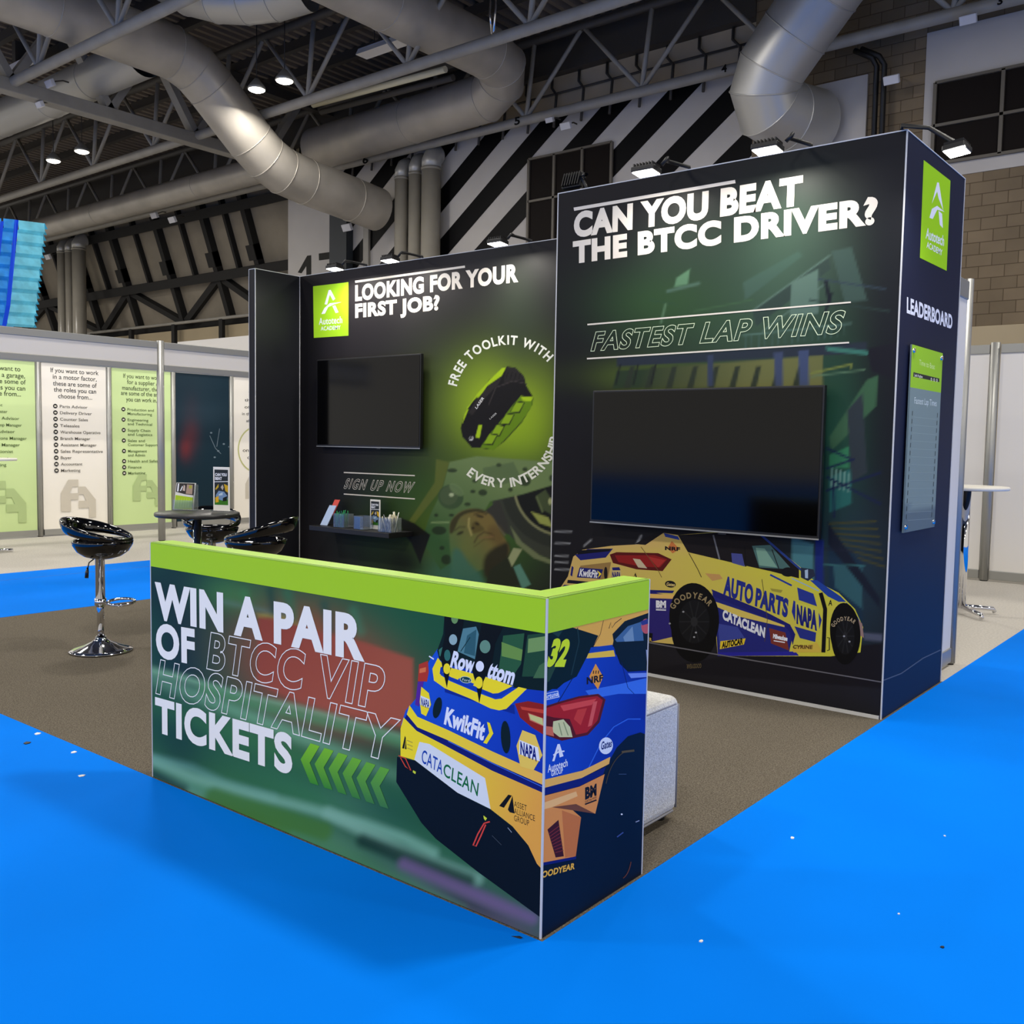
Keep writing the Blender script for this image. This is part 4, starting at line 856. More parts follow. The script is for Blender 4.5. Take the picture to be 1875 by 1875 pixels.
CRM = (228, 219, 204)
pr.text('CAN YOU BEAT', (76, 352), (1108, 202), (78, 244), CRM, .056, space=1.08); pr.text('THE BTCC DRIVER?', (72, 470), (1448, 288), (72, 374), CRM, .056, space=1.1)
pr.stroke([(77, 230), (806, 105)], 15, CRM); pr.build('headline_lettering', twf); pr.stroke([(138, 751), (1328, 650)], 7, CRM); pr.build('rule_line', twf); pr.stroke([(136, 905), (1320, 832)], 7, CRM); pr.build('rule_line', twf)
pr.text('FASTEST LAP WINS', (153, 868), (1278, 786), (176, 782), (226, 240, 200), .03, .011, 1.12)
pr.build('subline_lettering', twf); pr.zoom(0, 0, 1); pr.stroke([(1185, 1176), (1300, 1196), (1616, 1249)], 2.2, (104, 102, 108)); pr.build('seam_line', twf)
# tower side
pr = Print('x', 0, 1, RTS, base=.0006)
pr.bg(8, 30, blobs((22, 30, 54), [(1660, 600, 40, 200, 0, (30, 34, 60), .5), (1680, 1100, 80, 120, 0, (18, 36, 62), .6)])); pr.build('side_backdrop', tws)
pr = Print('x', 0, 1, RTS, base=.0011)
pr.zoom(0, 0, 1); pr.poly([(1691, 293), (1740, 331), (1733, 496), (1684, 472)], (160, 214, 30)); pr.build('lime_logo_panel', tws)
pr = Print('x', 0, 1, RTS, base=.0012).zoom(1020, 290, 2.467)
pr.poly([(1692, 205), (1716, 108), (1724, 110), (1744, 236), (1722, 180), (1716, 150)], WHI); pr.poly([(1681, 268), (1692, 228), (1716, 214), (1750, 242), (1716, 232), (1696, 274)], WHI); pr.poly([(1722, 236), (1738, 250), (1742, 316), (1728, 300)], WHI)
pr.text('Autotech', (1664, 360), (1746, 396), (1667, 312), WHI, .02); pr.text('ACADEMY', (1668, 402), (1738, 440), (1670, 374), WHI, .02)
pr.build('logo_lettering', tws); pr.zoom(1560, 480, 2.403); pr.text('LEADERBOARD', (240, 220), (440, 292), (241, 152), (232, 234, 244), .04); pr.build('title_lettering', tws)
pr.zoom(0, 0, 1); pr.stroke([(1614, 1247), (1650, 1233), (1690, 1205), (1722, 1190)], 2, (84, 92, 108))
pr.build('seam_line', tws)
lb = thing('leaderboard_sheet', (.02, 3.5, 1.0), 'acrylic lap time board, lime above grey, fixed to the tower side', 'sign board')
q = [at(px, py, 'x', .02) for px, py in ((1671, 630), (1727, 648), (1710, 963), (1653, 978))]
ya, yb = (q[0].y+q[3].y)/2, (q[1].y+q[2].y)/2; zt, zb_ = (q[0].z+q[1].z)/2, (q[2].z+q[3].z)/2
MB().box((.012, ya, zb_), (.02, yb, zt)).build('board_sheet', mat('board_grey', (120, 138, 140), .18), lb)
RB = (ya, yb, zb_, zt); pr = Print('x', .02, 1, RB, base=.0006)
zg = zt-(zt-zb_)*.225
pr.bg(4, 30, lambda px, py: lin((96, 112, 118)) if py > 930 else lin((126, 144, 142)))
pr.uvpoly([(ya, zt), (yb, zt), (yb, zg), (ya, zg)], (156, 204, 48))
pr.zoom(1560, 480, 2.403); pr.text('Time to Beat', (296, 452), (364, 472), (296, 428), (214, 236, 160), .0); pr.text('Fastest Lap Times', (274, 622), (372, 634), (275, 594), (214, 224, 222), .0)
pr.poly([(270, 484), (384, 512), (384, 528), (269, 504)], (44, 46, 44)); pr.text('Josh Hughes', (274, 502), (310, 510), (274, 490), (226, 226, 210), .02); 
for x in (346, 358, 370): pr.text('0', (x, 522+(x-346)*.2), (x+6, 523+(x-346)*.2), (x, 508+(x-346)*.2), (226, 226, 210), .02)
for i in range(14):
    f = i/13.; x0 = 266-f*27; y0 = 655+f*455; x1 = 376-f*25; y1 = 664+f*437
    pr.stroke([(x0, y0), (x0-1.2, y0+20)], 3, (56, 66, 66)); pr.stroke([(x1, y1), (x1-1.2, y1+20)], 3, (66, 76, 76)); pr.stroke([(x0+6, y0+26), (x1-4, y1+28)], 1.4, (150, 166, 164))
pr.build('board_print', lb)
for yy in (ya+.03, yb-.03):
    for zz in (zb_+.03, zt-.03): MB().tube([(.006, yy, zz), (.03, yy, zz)], .012, 10).build('standoff_screw', M['chrome'], lb)

# back wall with the wing at its left end
BY = TY+TD; BX = -6.2
bw = thing('backdrop_wall', (-4.2, BY, 0), 'long black and green printed stand wall asking about a first job', 'exhibition stand')
bwp = MB().box((BX, BY, .0068), (TX0, BY+.1, TH)).build('wall_panel', M['dark_panel'], bw)
MB().box((BX-.1, 3.573, .0068), (BX, BY+.1, TH)).build('wing_panel', M['dark_panel'], bw)
for a, b in (((BX-.003, 3.568, .007), (BX+.004, 3.574, TH)), ((BX-.1, 3.568, .007), (BX-.095, 3.574, TH)), ((BX, BY-.005, .007), (BX+.006, BY, TH)), ((BX, BY-.003, TH-.003), (TX0, BY+.003, TH+.003)), ((BX-.1, 3.57, TH-.003), (BX+.003, BY, TH+.003))): MB().box(a, b).build('edge_trim', M['trim'], bw)
RB_ = (BX+.008, TX0, .008, TH-.004)
so = Soft((36, 33, 36), 1.8)
so.blob([(905, 760, 130, 118, 0, (76, 100, 40), .75), (922, 748, 84, 84, 0, (176, 208, 36), .95), (960, 800, 50, 60, 0, (150, 186, 30), .5), (860, 970, 130, 110, 0, (62, 104, 40), .9), (960, 900, 70, 60, 0, (84, 110, 50), .8), (700, 980, 60, 70, 0, (26, 60, 30), .5), (800, 960, 60, 120, 15, (82, 104, 34), .6), (950, 600, 60, 120, 0, (46, 56, 44), .7), (870, 470, 60, 40, 0, (60, 62, 62), .2), (820, 1050, 60, 40, 0, (60, 110, 90), .7), (740, 1030, 40, 40, 0, (12, 12, 16), .8), (760, 900, 60, 40, 0, (50, 84, 32), .5), (565, 700, 30, 300, 0, (14, 14, 16), .8)])
# printed underside of a car and a mechanic looking up
so.zoom(540, 830, 3.75)
for r_, c in ((508, (58, 62, 52)), (435, (46, 50, 42)), (352, (136, 138, 98)), (337, (24, 26, 24))): so.poly([(1850+r_*math.cos(k*PI/24), 220+max(-70, r_*math.sin(k*PI/24))) for k in range(48)], c)
so.poly([(1620, 400), (1740, 440), (1770, 510), (1680, 480)], (150, 158, 80)); so.poly([(1660, 290), (1720, 250), (1770, 330), (1760, 420), (1690, 380)], (70, 82, 52)); so.ell(1752, 330, 12, 22, (170, 176, 120)); so.stroke([(1660, 300), (1700, 400)], 14, (96, 108, 70))
so.poly([(1300, 400), (1400, 320), (1460, 470), (1470, 560), (1420, 540), (1340, 440)], (56, 56, 50)); so.stroke([(1310, 400), (1440, 560)], 10, (100, 100, 84))
so.poly([(870, 600), (930, 420), (1010, 260), (1060, 60), (1250, 20), (1500, 40), (1780, 60), (1780, 215), (1560, 282), (1340, 330), (1290, 420), (1150, 700), (1000, 800)], (92, 128, 66), grad=((1000, 600), (56, 92, 52), (1300, 100), (112, 134, 84)))
so.poly([(1060, 60), (1010, 240), (820, 480), (780, 470), (960, 200), (970, 40)], (92, 104, 44)); so.poly([(720, 440), (820, 480), (930, 560), (860, 760), (800, 620), (740, 540)], (24, 26, 22))
so.poly([(1290, 100), (1500, 60), (1560, 180), (1400, 220), (1300, 190)], (84, 104, 70), a=.7); so.poly([(940, 470), (1060, 468), (1060, 480), (930, 480)], (120, 146, 96))
so.ell(1070, 300, 88, 84, (62, 84, 54), 20); so.ell(1058, 290, 62, 66, (74, 92, 62), 20); so.ell(1110, 250, 60, 30, (110, 134, 88), 40, a=.7); so.ell(1075, 285, 16, 12, (176, 190, 150))
for x, y, a, b in ((970, 425, 14, 12), (1075, 425, 18, 10), (1222, 262, 18, 12), (1185, 350, 22, 12), (1080, 118, 34, 14), (1235, 190, 18, 12), (1400, 80, 18, 12), (1580, 110, 18, 14), (1650, 150, 14, 12), (1480, 250, 16, 14), (1760, 170, 14, 22), (1290, 270, 30, 22), (1580, 190, 40, 36), (1010, 650, 18, 14), (1040, 730, 36, 34), (990, 530, 50, 30)): so.ell(x, y, a, b, (34, 46, 30), a=.85)
so.poly([(1480, 500), (1560, 610), (1680, 700), (1780, 740), (1780, 770), (1640, 720), (1520, 620)], (110, 120, 84))
# head seen from below
so.s = 2.6
so.poly([(1060, 560), (1070, 470), (1140, 400), (1250, 382), (1350, 430), (1410, 540), (1470, 640), (1460, 700), (1380, 790), (1280, 800), (1200, 840), (1100, 820), (1070, 700)], (112, 104, 44), grad=((1090, 720), (78, 112, 66), (1330, 520), (120, 104, 56)), smooth=4)
so.poly([(1062, 540), (1075, 462), (1150, 398), (1260, 380), (1330, 414), (1240, 402), (1140, 436), (1088, 540)], (62, 60, 34), smooth=4)
so.poly([(1310, 700), (1440, 610), (1475, 660), (1450, 760), (1380, 860), (1300, 840)], (48, 46, 30), smooth=4, soft=6); so.ell(1380, 560, 50, 70, (98, 80, 46), -30, a=.7, soft=8); so.ell(1190, 640, 60, 90, (110, 116, 60), 20, a=.5, soft=10)
so.poly([(1215, 490), (1240, 466), (1272, 490), (1300, 525), (1250, 545), (1222, 545)], (92, 82, 42), smooth=3); so.stroke([(1196, 448), (1192, 500), (1212, 560)], 10, (170, 160, 96), .9); so.ell(1252, 484, 15, 9, (46, 38, 22), 25); so.ell(1222, 514, 10, 8, (50, 40, 24)); so.stroke([(1232, 612), (1255, 570), (1300, 540), (1345, 552), (1364, 566)], 9, (64, 52, 30), .8); so.stroke([(1270, 580), (1330, 576), (1360, 568)], 9, (126, 96, 62), .8); so.stroke([(1232, 640), (1300, 590), (1370, 590)], 6, (76, 64, 36), .6)
so.ell(1135, 548, 24, 9, (46, 44, 26), -25); so.ell(1270, 432, 26, 9, (52, 46, 28), 15); so.stroke([(1098, 530), (1130, 506), (1165, 506)], 9, (64, 60, 34), .8); so.stroke([(1232, 420), (1275, 404), (1312, 420)], 9, (62, 54, 32), .8)
so.poly([(1080, 690), (1130, 660), (1200, 760), (1270, 830), (1290, 930), (1090, 930)], (62, 108, 92), smooth=3, soft=6, a=.85); so.poly([(1340, 800), (1460, 710), (1600, 900), (1300, 930)], (40, 46, 32)); so.s = 1.6; so.poly([(1465, 720), (1500, 650), (1560, 660), (1490, 780)], (150, 158, 116)); so.poly([(1500, 780), (1545, 760), (1620, 900), (1560, 930)], (88, 136, 120))
# the tool bag
so.s = 1.0
so.zoom(540, 440, 3.75)
BK, BK2, LM = (24, 22, 22), (44, 40, 38), (172, 206, 30)
so.poly([(1145, 1260), (1170, 1180), (1260, 1050), (1330, 960), (1455, 868), (1510, 872), (1570, 930), (1590, 1000), (1638, 1080), (1630, 1130), (1560, 1250), (1440, 1380), (1360, 1440), (1270, 1425), (1215, 1425), (1150, 1350), (1138, 1290)], BK)
so.poly([(1150, 1260), (1190, 1165), (1180, 1150), (1250, 1075), (1265, 1085), (1320, 1000), (1420, 930), (1450, 872), (1420, 880), (1330, 965), (1250, 1055), (1165, 1190)], LM); so.poly([(1190, 1185), (1250, 1090), (1330, 1000), (1420, 935), (1400, 985), (1300, 1090), (1220, 1200)], BK2)
so.poly([(1545, 1075), (1630, 1080), (1628, 1135), (1560, 1240), (1440, 1370), (1365, 1440), (1275, 1420), (1330, 1340), (1420, 1230), (1490, 1140)], (104, 140, 20)); so.poly([(1548, 1070), (1636, 1078), (1620, 1105), (1565, 1100)], LM)
for x, y in ((1475, 1180), (1405, 1262), (1340, 1338), (1290, 1400)):
    so.poly([(x, y), (x+45, y-78), (x+105, y-68), (x+68, y+8)], BK); so.poly([(x+8, y-6), (x+46, y-70), (x+95, y-60), (x+62, y)], (140, 176, 30))
so.poly([(1455, 868), (1510, 872), (1570, 930), (1585, 965), (1500, 960), (1430, 1000), (1440, 930)], (38, 35, 34)); 
for i in range(4): so.stroke([(1462+i*28, 905+i*4), (1450+i*30, 950)], 5, (14, 12, 12))
so.stroke([(1330, 1130), (1380, 1010), (1500, 965), (1590, 985)], 6, (62, 56, 54)); so.poly([(1262, 1265), (1285, 1270), (1268, 1360), (1240, 1350)], LM); so.ell(1210, 1360, 14, 16, (210, 210, 210)); so.ell(1208, 1357, 9, 11, BK)
pr = Print('y', BY, -1, RB_, base=.0006); pr.softbg(340, 250, so); pr.build('printed_workshop_backdrop', bwp)
pr.zoom(540, 440, 3.75); pr.text('LASER', (1248, 1160), (1300, 1085), (1236, 1146), (230, 230, 226), .02); pr.text('LASER', (1340, 1232), (1388, 1190), (1334, 1222), (190, 190, 186), .02); pr.build('bag_lettering', bwp)
k1 = pr.k+.00006
pr = Print('y', BY, -1, RB_, base=k1); pr.zoom(540, 440, 3.75); pr.poly([(125, 316), (368, 287), (368, 655), (130, 670)], (164, 214, 40)); pr.build('lime_logo_panel', bwp)
pr = Print('y', BY, -1, RB_, base=k1+.0001).zoom(540, 440, 3.75)
pr.poly([(204, 440), (232, 342), (246, 340), (278, 402), (262, 414), (240, 374), (222, 442)], WHI); pr.poly([(182, 506), (202, 466), (240, 432), (322, 424), (270, 440), (230, 458), (206, 504)], WHI); pr.poly([(258, 452), (278, 446), (300, 494), (280, 500)], WHI)
pr.text('Autotech', (165, 580), (325, 568), (165, 534), WHI, .01); pr.text('ACADEMY', (178, 620), (314, 612), (178, 592), WHI, .01)
pr.text('LOOKING FOR YOUR', (414, 412), (1534, 278), (414, 308), CRM, .05, space=1.08); pr.text('FIRST JOB?', (414, 528), (994, 472), (414, 436), CRM, .05, space=1.08)
pr.stroke([(414, 285), (1168, 181)], 15, CRM); pr.build('headline_lettering', bwp); pr.stroke([(336, 1594), (824, 1616)], 8, CRM); pr.build('rule_line', bwp); pr.stroke([(336, 1742), (824, 1776)], 8, CRM); pr.build('rule_line', bwp)
pr.text('SIGN UP NOW', (334, 1702), (800, 1732), (358, 1634), CRM, .02, .017, 1.3); pr.build('invitation_lettering', bwp)
pr.arctext('FREE TOOLKIT WITH', 1466, 1077, 363, 191.8, 318, 62, (240, 240, 226), .03)
pr.arctext('EVERY INTERNSHIP', 1426, 1308, 389, 129.6, 7, 62, (240, 240, 226), .03, inside=True)
pr.build('curved_lettering', bwp)

# ------------------------------------------------------------------ screens
def screen(c4, y, wall_y, label, group):
    q = [at(px, py, 'y', y) for px, py in c4]; x0 = (q[0].x+q[3].x)/2; x1 = (q[1].x+q[2].x)/2; z1 = (q[0].z+q[1].z)/2; z0 = (q[2].z+q[3].z)/2
    t = thing('television', ((x0+x1)/2, y, z0), label, 'television', group)
    MB().box((x0, y, z0), (x1, y+.035, z1)).build('screen_casing', M['bezel'], t, bevel=.004)
    MB().box((x0+.012, y-.003, z0+.02), (x1-.012, y, z1-.012)).build('screen_glass', M['glass'], t)
    xc = (x0+x1)/2; MB().box((xc-.3, y+.035, (z0+z1)/2-.2), (xc+.3, wall_y-.008, (z0+z1)/2+.2)).build('wall_bracket', M['black'], t)
    MB().box((x0, y-.004, z0-.002), (x1, y, z0+.006)).build('bottom_edge', M['alu'], t); MB().box((xc+.15, y-.004, z0-.012), (xc+.2, y+.01, z0-.002)).build('logo_tab', M['bezel'], t)
screen(((1083, 716), (1508, 704), (1502, 988), (1083, 957)), 2.90, TY, 'large black wall screen on the tower above the printed race car', 'wall screens')
screen(((580, 658), (769, 648), (771, 821), (580, 818)), 4.03, BY, 'smaller black wall screen on the back wall above the shelf', 'wall screens')

# ------------------------------------------------------------------ floodlights on the walls
def flood(px, py, y, lab, on=True, face=(0, -.1, -1), side=False, energy=8.5):
    if side: c = at(px, py, 'x', y)
    else: c = at(px, py, 'y', y)
    t = thing('flood_light', c, lab, 'lamp', 'stand floodlights')
    fwd = Vector(face).normalized(); rt = Vector((0, 1, 0)) if side else Vector((1, 0, 0)); up = fwd.cross(rt).normalized()
    if up.z < 0: up = -up
    def ob(mb, cx, cz, d0, d1, w_, h_):
        o = c+rt*cx+up*cz
        mb.prism([o+rt*-w_+up*-h_+fwd*d0, o+rt*w_+up*-h_+fwd*d0, o+rt*w_+up*h_+fwd*d0, o+rt*-w_+up*h_+fwd*d0], fwd*(d1-d0)); return mb
    ob(MB(), 0, 0, -.03, 0, .074, .052).build('lamp_housing', M['black'], t, bevel=.006)
    ob(MB(), 0, 0, .0, .004, .066, .045).build('lamp_lens', M['flood_on'] if on else M['lamp_off'], t)
    mb = MB()
    for i in range(7): ob(mb, -.06+i*.02, 0, -.048, -.03, .0035, .045)
    mb.build('heat_sink', M['bezel'], t)
    wall = Vector((0 if side else c.x, c.y if side else (TY if abs(y-TY) < .7 else BY), TH))
    if side: wall.x = -.02
    else: wall.y += .02
    wall2 = wall+rt*.12
    MB().tube([c-fwd*.03+rt*.1, c-fwd*.06+rt*.13, (c+wall2)/2+Vector((0, 0, .06)), wall2+Vector((0, 0, .02)), wall2], .011, 8).build('lamp_arm', M['black'], t)
    if on: area('flood_beam', c+fwd*.012, .12, energy, (1, .95, .85), c+fwd, 'RECTANGLE', .08)
    return t
flood(1405, 276, 2.72, 'lit floodlight at the right end of the tower front')
flood(1183, 317, 2.72, 'lit floodlight nearer the middle of the tower top', energy=5)
flood(1052, 334, 3.05, 'unlit finned floodlight on the left corner of the tower top', on=False, face=(0, 1, -.35))
flood(1752, 278, .28, 'lit floodlight leaning out over the tower side with the lime logo', side=True, face=(.1, -.35, -.9))
flood(613, 493, 3.84, 'lit floodlight above the lime logo on the back wall')
flood(714, 478, 3.84, 'lit floodlight in the middle of the back wall top')
flood(911, 447, 3.84, 'lit floodlight nearest the tower on the back wall top')

# ------------------------------------------------------------------ shelf and its holders
z_s = 0
SY = 3.80
q0, q1 = at(566, 965, 'y', SY), at(712, 978, 'y', SY)
zs = (at(590, 965, 'y', SY).z+at(700, 975, 'y', SY).z)/2
sh = tag(MB().box((q0.x, SY, zs-.045), (q1.x, BY-.002, zs)).build('wall_shelf', M['black'], bevel=.003), 'black floating shelf under the smaller screen', 'shelf')
def holder(px, w_, d_, h_, y, name, lab, cat, fill):
    c = at(px, 975, 'y', y); c.z = zs+.001; t = thing(name, c, lab, cat)
    mb = MB(); th = .003; x0, x1 = c.x-w_/2, c.x+w_/2
    mb.box((x0, y, c.z), (x1, y+th, c.z+h_)); mb.box((x0, y+d_-th, c.z), (x1, y+d_, c.z+h_)); mb.box((x0, y+th, c.z), (x0+th, y+d_-th, c.z+h_)); mb.box((x1-th, y+th, c.z), (x1, y+d_-th, c.z+h_)); mb.box((x0, y, c.z), (x1, y+d_, c.z+th))
    mb.build('clear_box', M['acrylic'], t)
    return t, c, x0, x1
def pens(n, x0, x1, y0, y1, z0, h0, h1, mats, name, lab, cat, grp, tilt=.12):
    for i in range(n):
        x = random.uniform(x0, x1); y = random.uniform(y0, y1); h = random.uniform(h0, h1); dx, dy = random.uniform(-tilt, tilt)*h, random.uniform(-tilt, tilt)*h
        o = MB().tube([(x, y, z0), (min(max(x+dx*.9, x0), x1), min(max(y+dy*.9, y0), y1), z0+h*.94), (min(max(x+dx, x0), x1), min(max(y+dy, y0), y1), z0+h)], [.0042, .0042, .002], 6).build(name, M[mats[i % len(mats)]])
        tag(o, lab, cat, grp)
t, c, x0, x1 = holder(620, .15, .12, .13, 3.84, 'pen_box', 'clear acrylic box full of green pens at the left of the shelf', 'box', 0)
pens(26, x0+.015, x1-.015, 3.855, 3.945, c.z+.004, .12, .165, ['pen_green', 'pen_teal', 'pen_green'], 'ballpoint_pen', 'green pen standing in the left acrylic box on the shelf', 'pen', 'green pens in the acrylic box')
t, c, x0, x1 = holder(656, .13, .12, .125, 3.84, 'leaflet_box', 'clear acrylic box with a blue card in the middle of the shelf', 'box', 0)
MB().box((x0+.006, 3.846, c.z+.004), (x0+.08, 3.85, c.z+.115)).build('blue_card', mat('blue_card', (30, 104, 168), .5), t)
pr = Print('y', 3.846, -1, (x0, x1, c.z, c.z+.2)); pr.zoom(560, 860, 9.375)
for a in (((750, 740), (800, 760)), ((700, 900), (760, 860)), ((720, 930), (770, 900))): pr.stroke(a, 14, (210, 226, 236))
pr.build('card_marks', t)
t, c, x0, x1 = holder(704, .17, .13, .13, 3.83, 'pen_box', 'clear acrylic box stuffed with cream straws at the right of the shelf', 'box', 0)
pens(30, x0+.02, x1-.02, 3.845, 3.945, c.z+.004, .12, .18, ['pen_cream', 'paper', 'pen_cream', 'piping'], 'paper_straw', 'cream straw standing in the right acrylic box on the shelf', 'straw', 'cream straws in the acrylic box', .35)
def standee(c, w_, h_, rz, lab, big=True):
    t = thing('sign_holder', c, lab, 'sign', 'table signs'); o = Vector(c)
    mb = MB(); mb.box((o.x-w_/2, o.y-.004, o.z+.004), (o.x+w_/2, o.y+.004, o.z+h_)); mb.build('white_frame', M['paper'], t)
    MB().box((o.x-w_*.62, o.y-.03, o.z), (o.x+w_*.62, o.y+.03, o.z+.004)).build('base_plate', M['acrylic'], t)
    R_ = (o.x-w_*.42, o.x+w_*.42, o.z+h_*.14, o.z+h_*.94); pr = Print('y', o.y-.004, -1, R_, base=.0005)
    X0, X1, Z0, Z1 = R_; L = lambda a, b: (X0+(X1-X0)*a, Z0+(Z1-Z0)*b)
    P_ = lambda pts, col: pr.uvpoly([L(*p) for p in pts], col)
    P_([(0, 0), (1, 0), (1, 1), (0, 1)], (46, 52, 56)); P_([(0, 0), (1, 0), (1, .2), (0, .12)], (60, 124, 40)); P_([(0, .66), (1, .68), (1, .66), (0, .64)], WHI)
    P_([(.05, .45), (.3, .6), (.3, .5), (.1, .42)], (200, 170, 50)); P_([(.7, .6), (1, .55), (1, .35), (.8, .4)], (210, 170, 40)); P_([(.45, .5), (.6, .58), (.68, .5), (.6, .42)], (190, 180, 170))
    P_([(.1, .28), (.3, .4), (.7, .38), (.95, .26), (.95, .16), (.6, .12), (.1, .18)], (120, 150, 190)); P_([(.05, .2), (.3, .26), (.3, .08), (.08, .06)], (226, 180, 50)); P_([(.62, .2), (.95, .26), (.9, .12), (.6, .1)], (24, 34, 30)); P_([(.3, .3), (.6, .36), (.6, .28), (.34, .26)], (190, 210, 226))
    for b_, y_ in (('CAN YOU', .82), ('BEAT', .71)):
        vs, fs = text_mesh(b_, .05); xm = max(v.x for v in vs); n_ = min(v.x for v in vs); k = (.86 if b_ == 'CAN YOU' else .5)*(X1-X0)/(xm-n_); pr.k += .000012
        pr.mb.add([pr.w((X0+.05*(X1-X0)+(v.x-n_)*k, L(0, y_)[1]+v.y*(Z1-Z0)*.11)) for v in vs], fs, lin(WHI))
    pr.build('poster_print', t)
    t.rotation_euler.z = rz; return t
c = at(687, 972, 'y', 3.99); standee((c.x, 3.99, zs+.001), .13, .275, 0, 'white framed challenge sign standing at the back of the shelf')
c = at(600, 965, 'y', 3.93); t = thing('leaflet_stack', (c.x-.02, 3.93, zs+.001), 'leaning blue and red leaflets at the left end of the shelf', 'leaflet')
MB().prism([(c.x-.075, 3.90, zs+.002), (c.x+.025, 3.90, zs+.002), (c.x+.055, 3.99, zs+.19), (c.x-.045, 3.99, zs+.19)], (0, .006, 0)).build('blue_leaflet', mat('leaflet_blue', (170, 190, 222), .5), t)
MB().prism([(c.x-.03, 3.96, zs+.1), (c.x+.045, 3.96, zs+.1), (c.x+.06, 4.03, zs+.245), (c.x-.015, 4.03, zs+.245)], (0, .004, 0)).build('red_leaflet', M['red'], t)

# ------------------------------------------------------------------ bar stools
def make_stool():
    t = thing('bar_stool', (0, 0, 0), 'x', 'bar stool', 'black bar stools')
    # local: front is +x; seat pan
    zc = .745
    pan = [(0, -.115), (.06, -.112), (.115, -.095), (.16, -.062), (.185, -.02), (.192, .004), (.186, .014), (.176, .008), (.15, -.022), (.1, -.05), (.05, -.062), (0, -.064)]
    MB().lathe([(r, zc-.01+z) for r, z in pan], (.02, 0, 0), 40, 1.0, 1.04).build('seat', M['black_gloss'], t)
    pts = []; R = .197; mb = MB(); n = 48; sec = 12; vs = []; fs = []
    for k in range(n):
        a = 2*PI*k/n; f = (1-math.cos(a))/2                     # 0 front .. 1 back
        cx, cy = R*math.cos(a)*1.06-.012, R*math.sin(a)*1.04; cz = zc+.004+.098*f
        hh = .016+.032*f; ww = .013+.005*f; lean = .34*f
        for j in range(sec):
            b = 2*PI*j/sec; er = math.cos(b)*ww+math.sin(b)*hh*lean; ez = math.sin(b)*hh
            vs.append((cx+er*math.cos(a), cy+er*math.sin(a), cz+ez))
    for k in range(n):
        for j in range(sec): fs.append((k*sec+j, ((k+1) % n)*sec+j, ((k+1) % n)*sec+(j+1) % sec, k*sec+(j+1) % sec))
    mb.add(vs, fs, smooth=True); mb.build('backrest_ring', M['black_gloss'], t)
    MB().lathe([(0, .30), (.03, .30), (.03, .635), (.036, .637), (.036, .645), (0, .645)], (0, 0, 0), 24).build('sleeve', M['chrome'], t)
    MB().lathe([(0, .05), (.023, .05), (.023, .5), (0, .5)], (0, 0, 0), 24).build('column', M['chrome'], t)
    MB().lathe([(.19, 0.006), (.2, .006), (.2, .012), (.17, .022), (.11, .042), (.06, .066), (.036, .085), (.033, .1), (.03, .1), (.026, .09), (0, .085)], (0, 0, 0), 40).build('base', M['chrome'], t)
    ring = [(.055+.085+.085*math.cos(2*PI*k/32), .075*math.sin(2*PI*k/32), .335+.01*math.sin(2*PI*k/32)) for k in range(32)]
    MB().tube(ring, .010, 8, closed=True).build('footrest', M['chrome'], t); MB().lathe([(0, .312), (.037, .312), (.037, .355), (0, .355)], (0, 0, 0), 20).build('footrest_collar', M['chrome'], t)
    MB().tube([(-.02, -.02, .63), (-.05, -.05, .6), (-.055, -.06, .56)], .004, 6).build('lever', M['black'], t); MB().tube([(-.055, -.06, .57), (-.058, -.063, .54), (-.06, -.066, .5)], [.006, .012, .013], 8).build('lever_grip', M['black_gloss'], t)
    return t
st0 = make_stool()
def put_stool(first, x, y, rz, lab):
    o = st0 if first else copy_tree(st0)
    o.location = (x, y, .0055); o.rotation_euler = (0, 0, rz); o['label'] = lab; return o
put_stool(True, -4.50, 1.08, math.radians(38), 'black gloss bar stool standing alone left of the counter')
c = at(388, 966, 'z', .76); put_stool(False, c.x-.15, c.y+.1, math.radians(-30), 'black gloss bar stool behind the round table, its open back facing us')
c = at(474, 990, 'z', .80); o = put_stool(False, c.x, c.y, math.radians(216), 'black gloss bar stool right of the round table, half hidden by the counter')
for ch in o.children:
    if ch.name.split('.')[0] in ('seat', 'backrest_ring', 'sleeve', 'lever', 'lever_grip'): ch.location.z += .06

# ------------------------------------------------------------------ round table with its signs
TX_, TY_, TZ = -4.52, 1.83, .90
t = thing('bistro_table', (TX_, TY_, .0055), 'small round black bistro table on a chrome column behind the counter', 'table')
MB().lathe([(0, TZ-.028), (.29, TZ-.028), (.296, TZ-.022), (.296, TZ-.004), (.29, TZ), (0, TZ)], (TX_, TY_, 0), 48).build('tabletop', M['table_black'], t)
MB().lathe([(0, .05), (.03, .05), (.03, TZ-.028), (0, TZ-.028)], (TX_, TY_, 0), 24).build('column', M['chrome'], t)
MB().lathe([(.2, .006), (.22, .006), (.22, .014), (.1, .045), (.04, .07), (.03, .09), (0, .09)], (TX_, TY_, 0), 40).build('base', M['chrome'], t)
MB().lathe([(0, TZ-.05), (.08, TZ-.045), (.08, TZ-.028), (0, TZ-.028)], (TX_, TY_, 0), 24).build('mounting_plate', M['black'], t)
MB().tube([(TX_+.03, TY_-.05, TZ-.06), (TX_+.09, TY_-.1, TZ-.11)], .008, 6).build('lever', M['black'], t)
c = at(406, 936, 'z', TZ); standee((c.x, c.y, TZ+.001), .136, .325, math.radians(22), 'white framed challenge sign standing on the round black table')
c = at(338, 934, 'z', TZ)
t = thing('leaflet_holder', (c.x, c.y, TZ+.001), 'clear holder of lime leaflets standing on the round black table', 'leaflet holder', 'table signs'); o = Vector((c.x, c.y, TZ+.001)); th = math.radians(14)
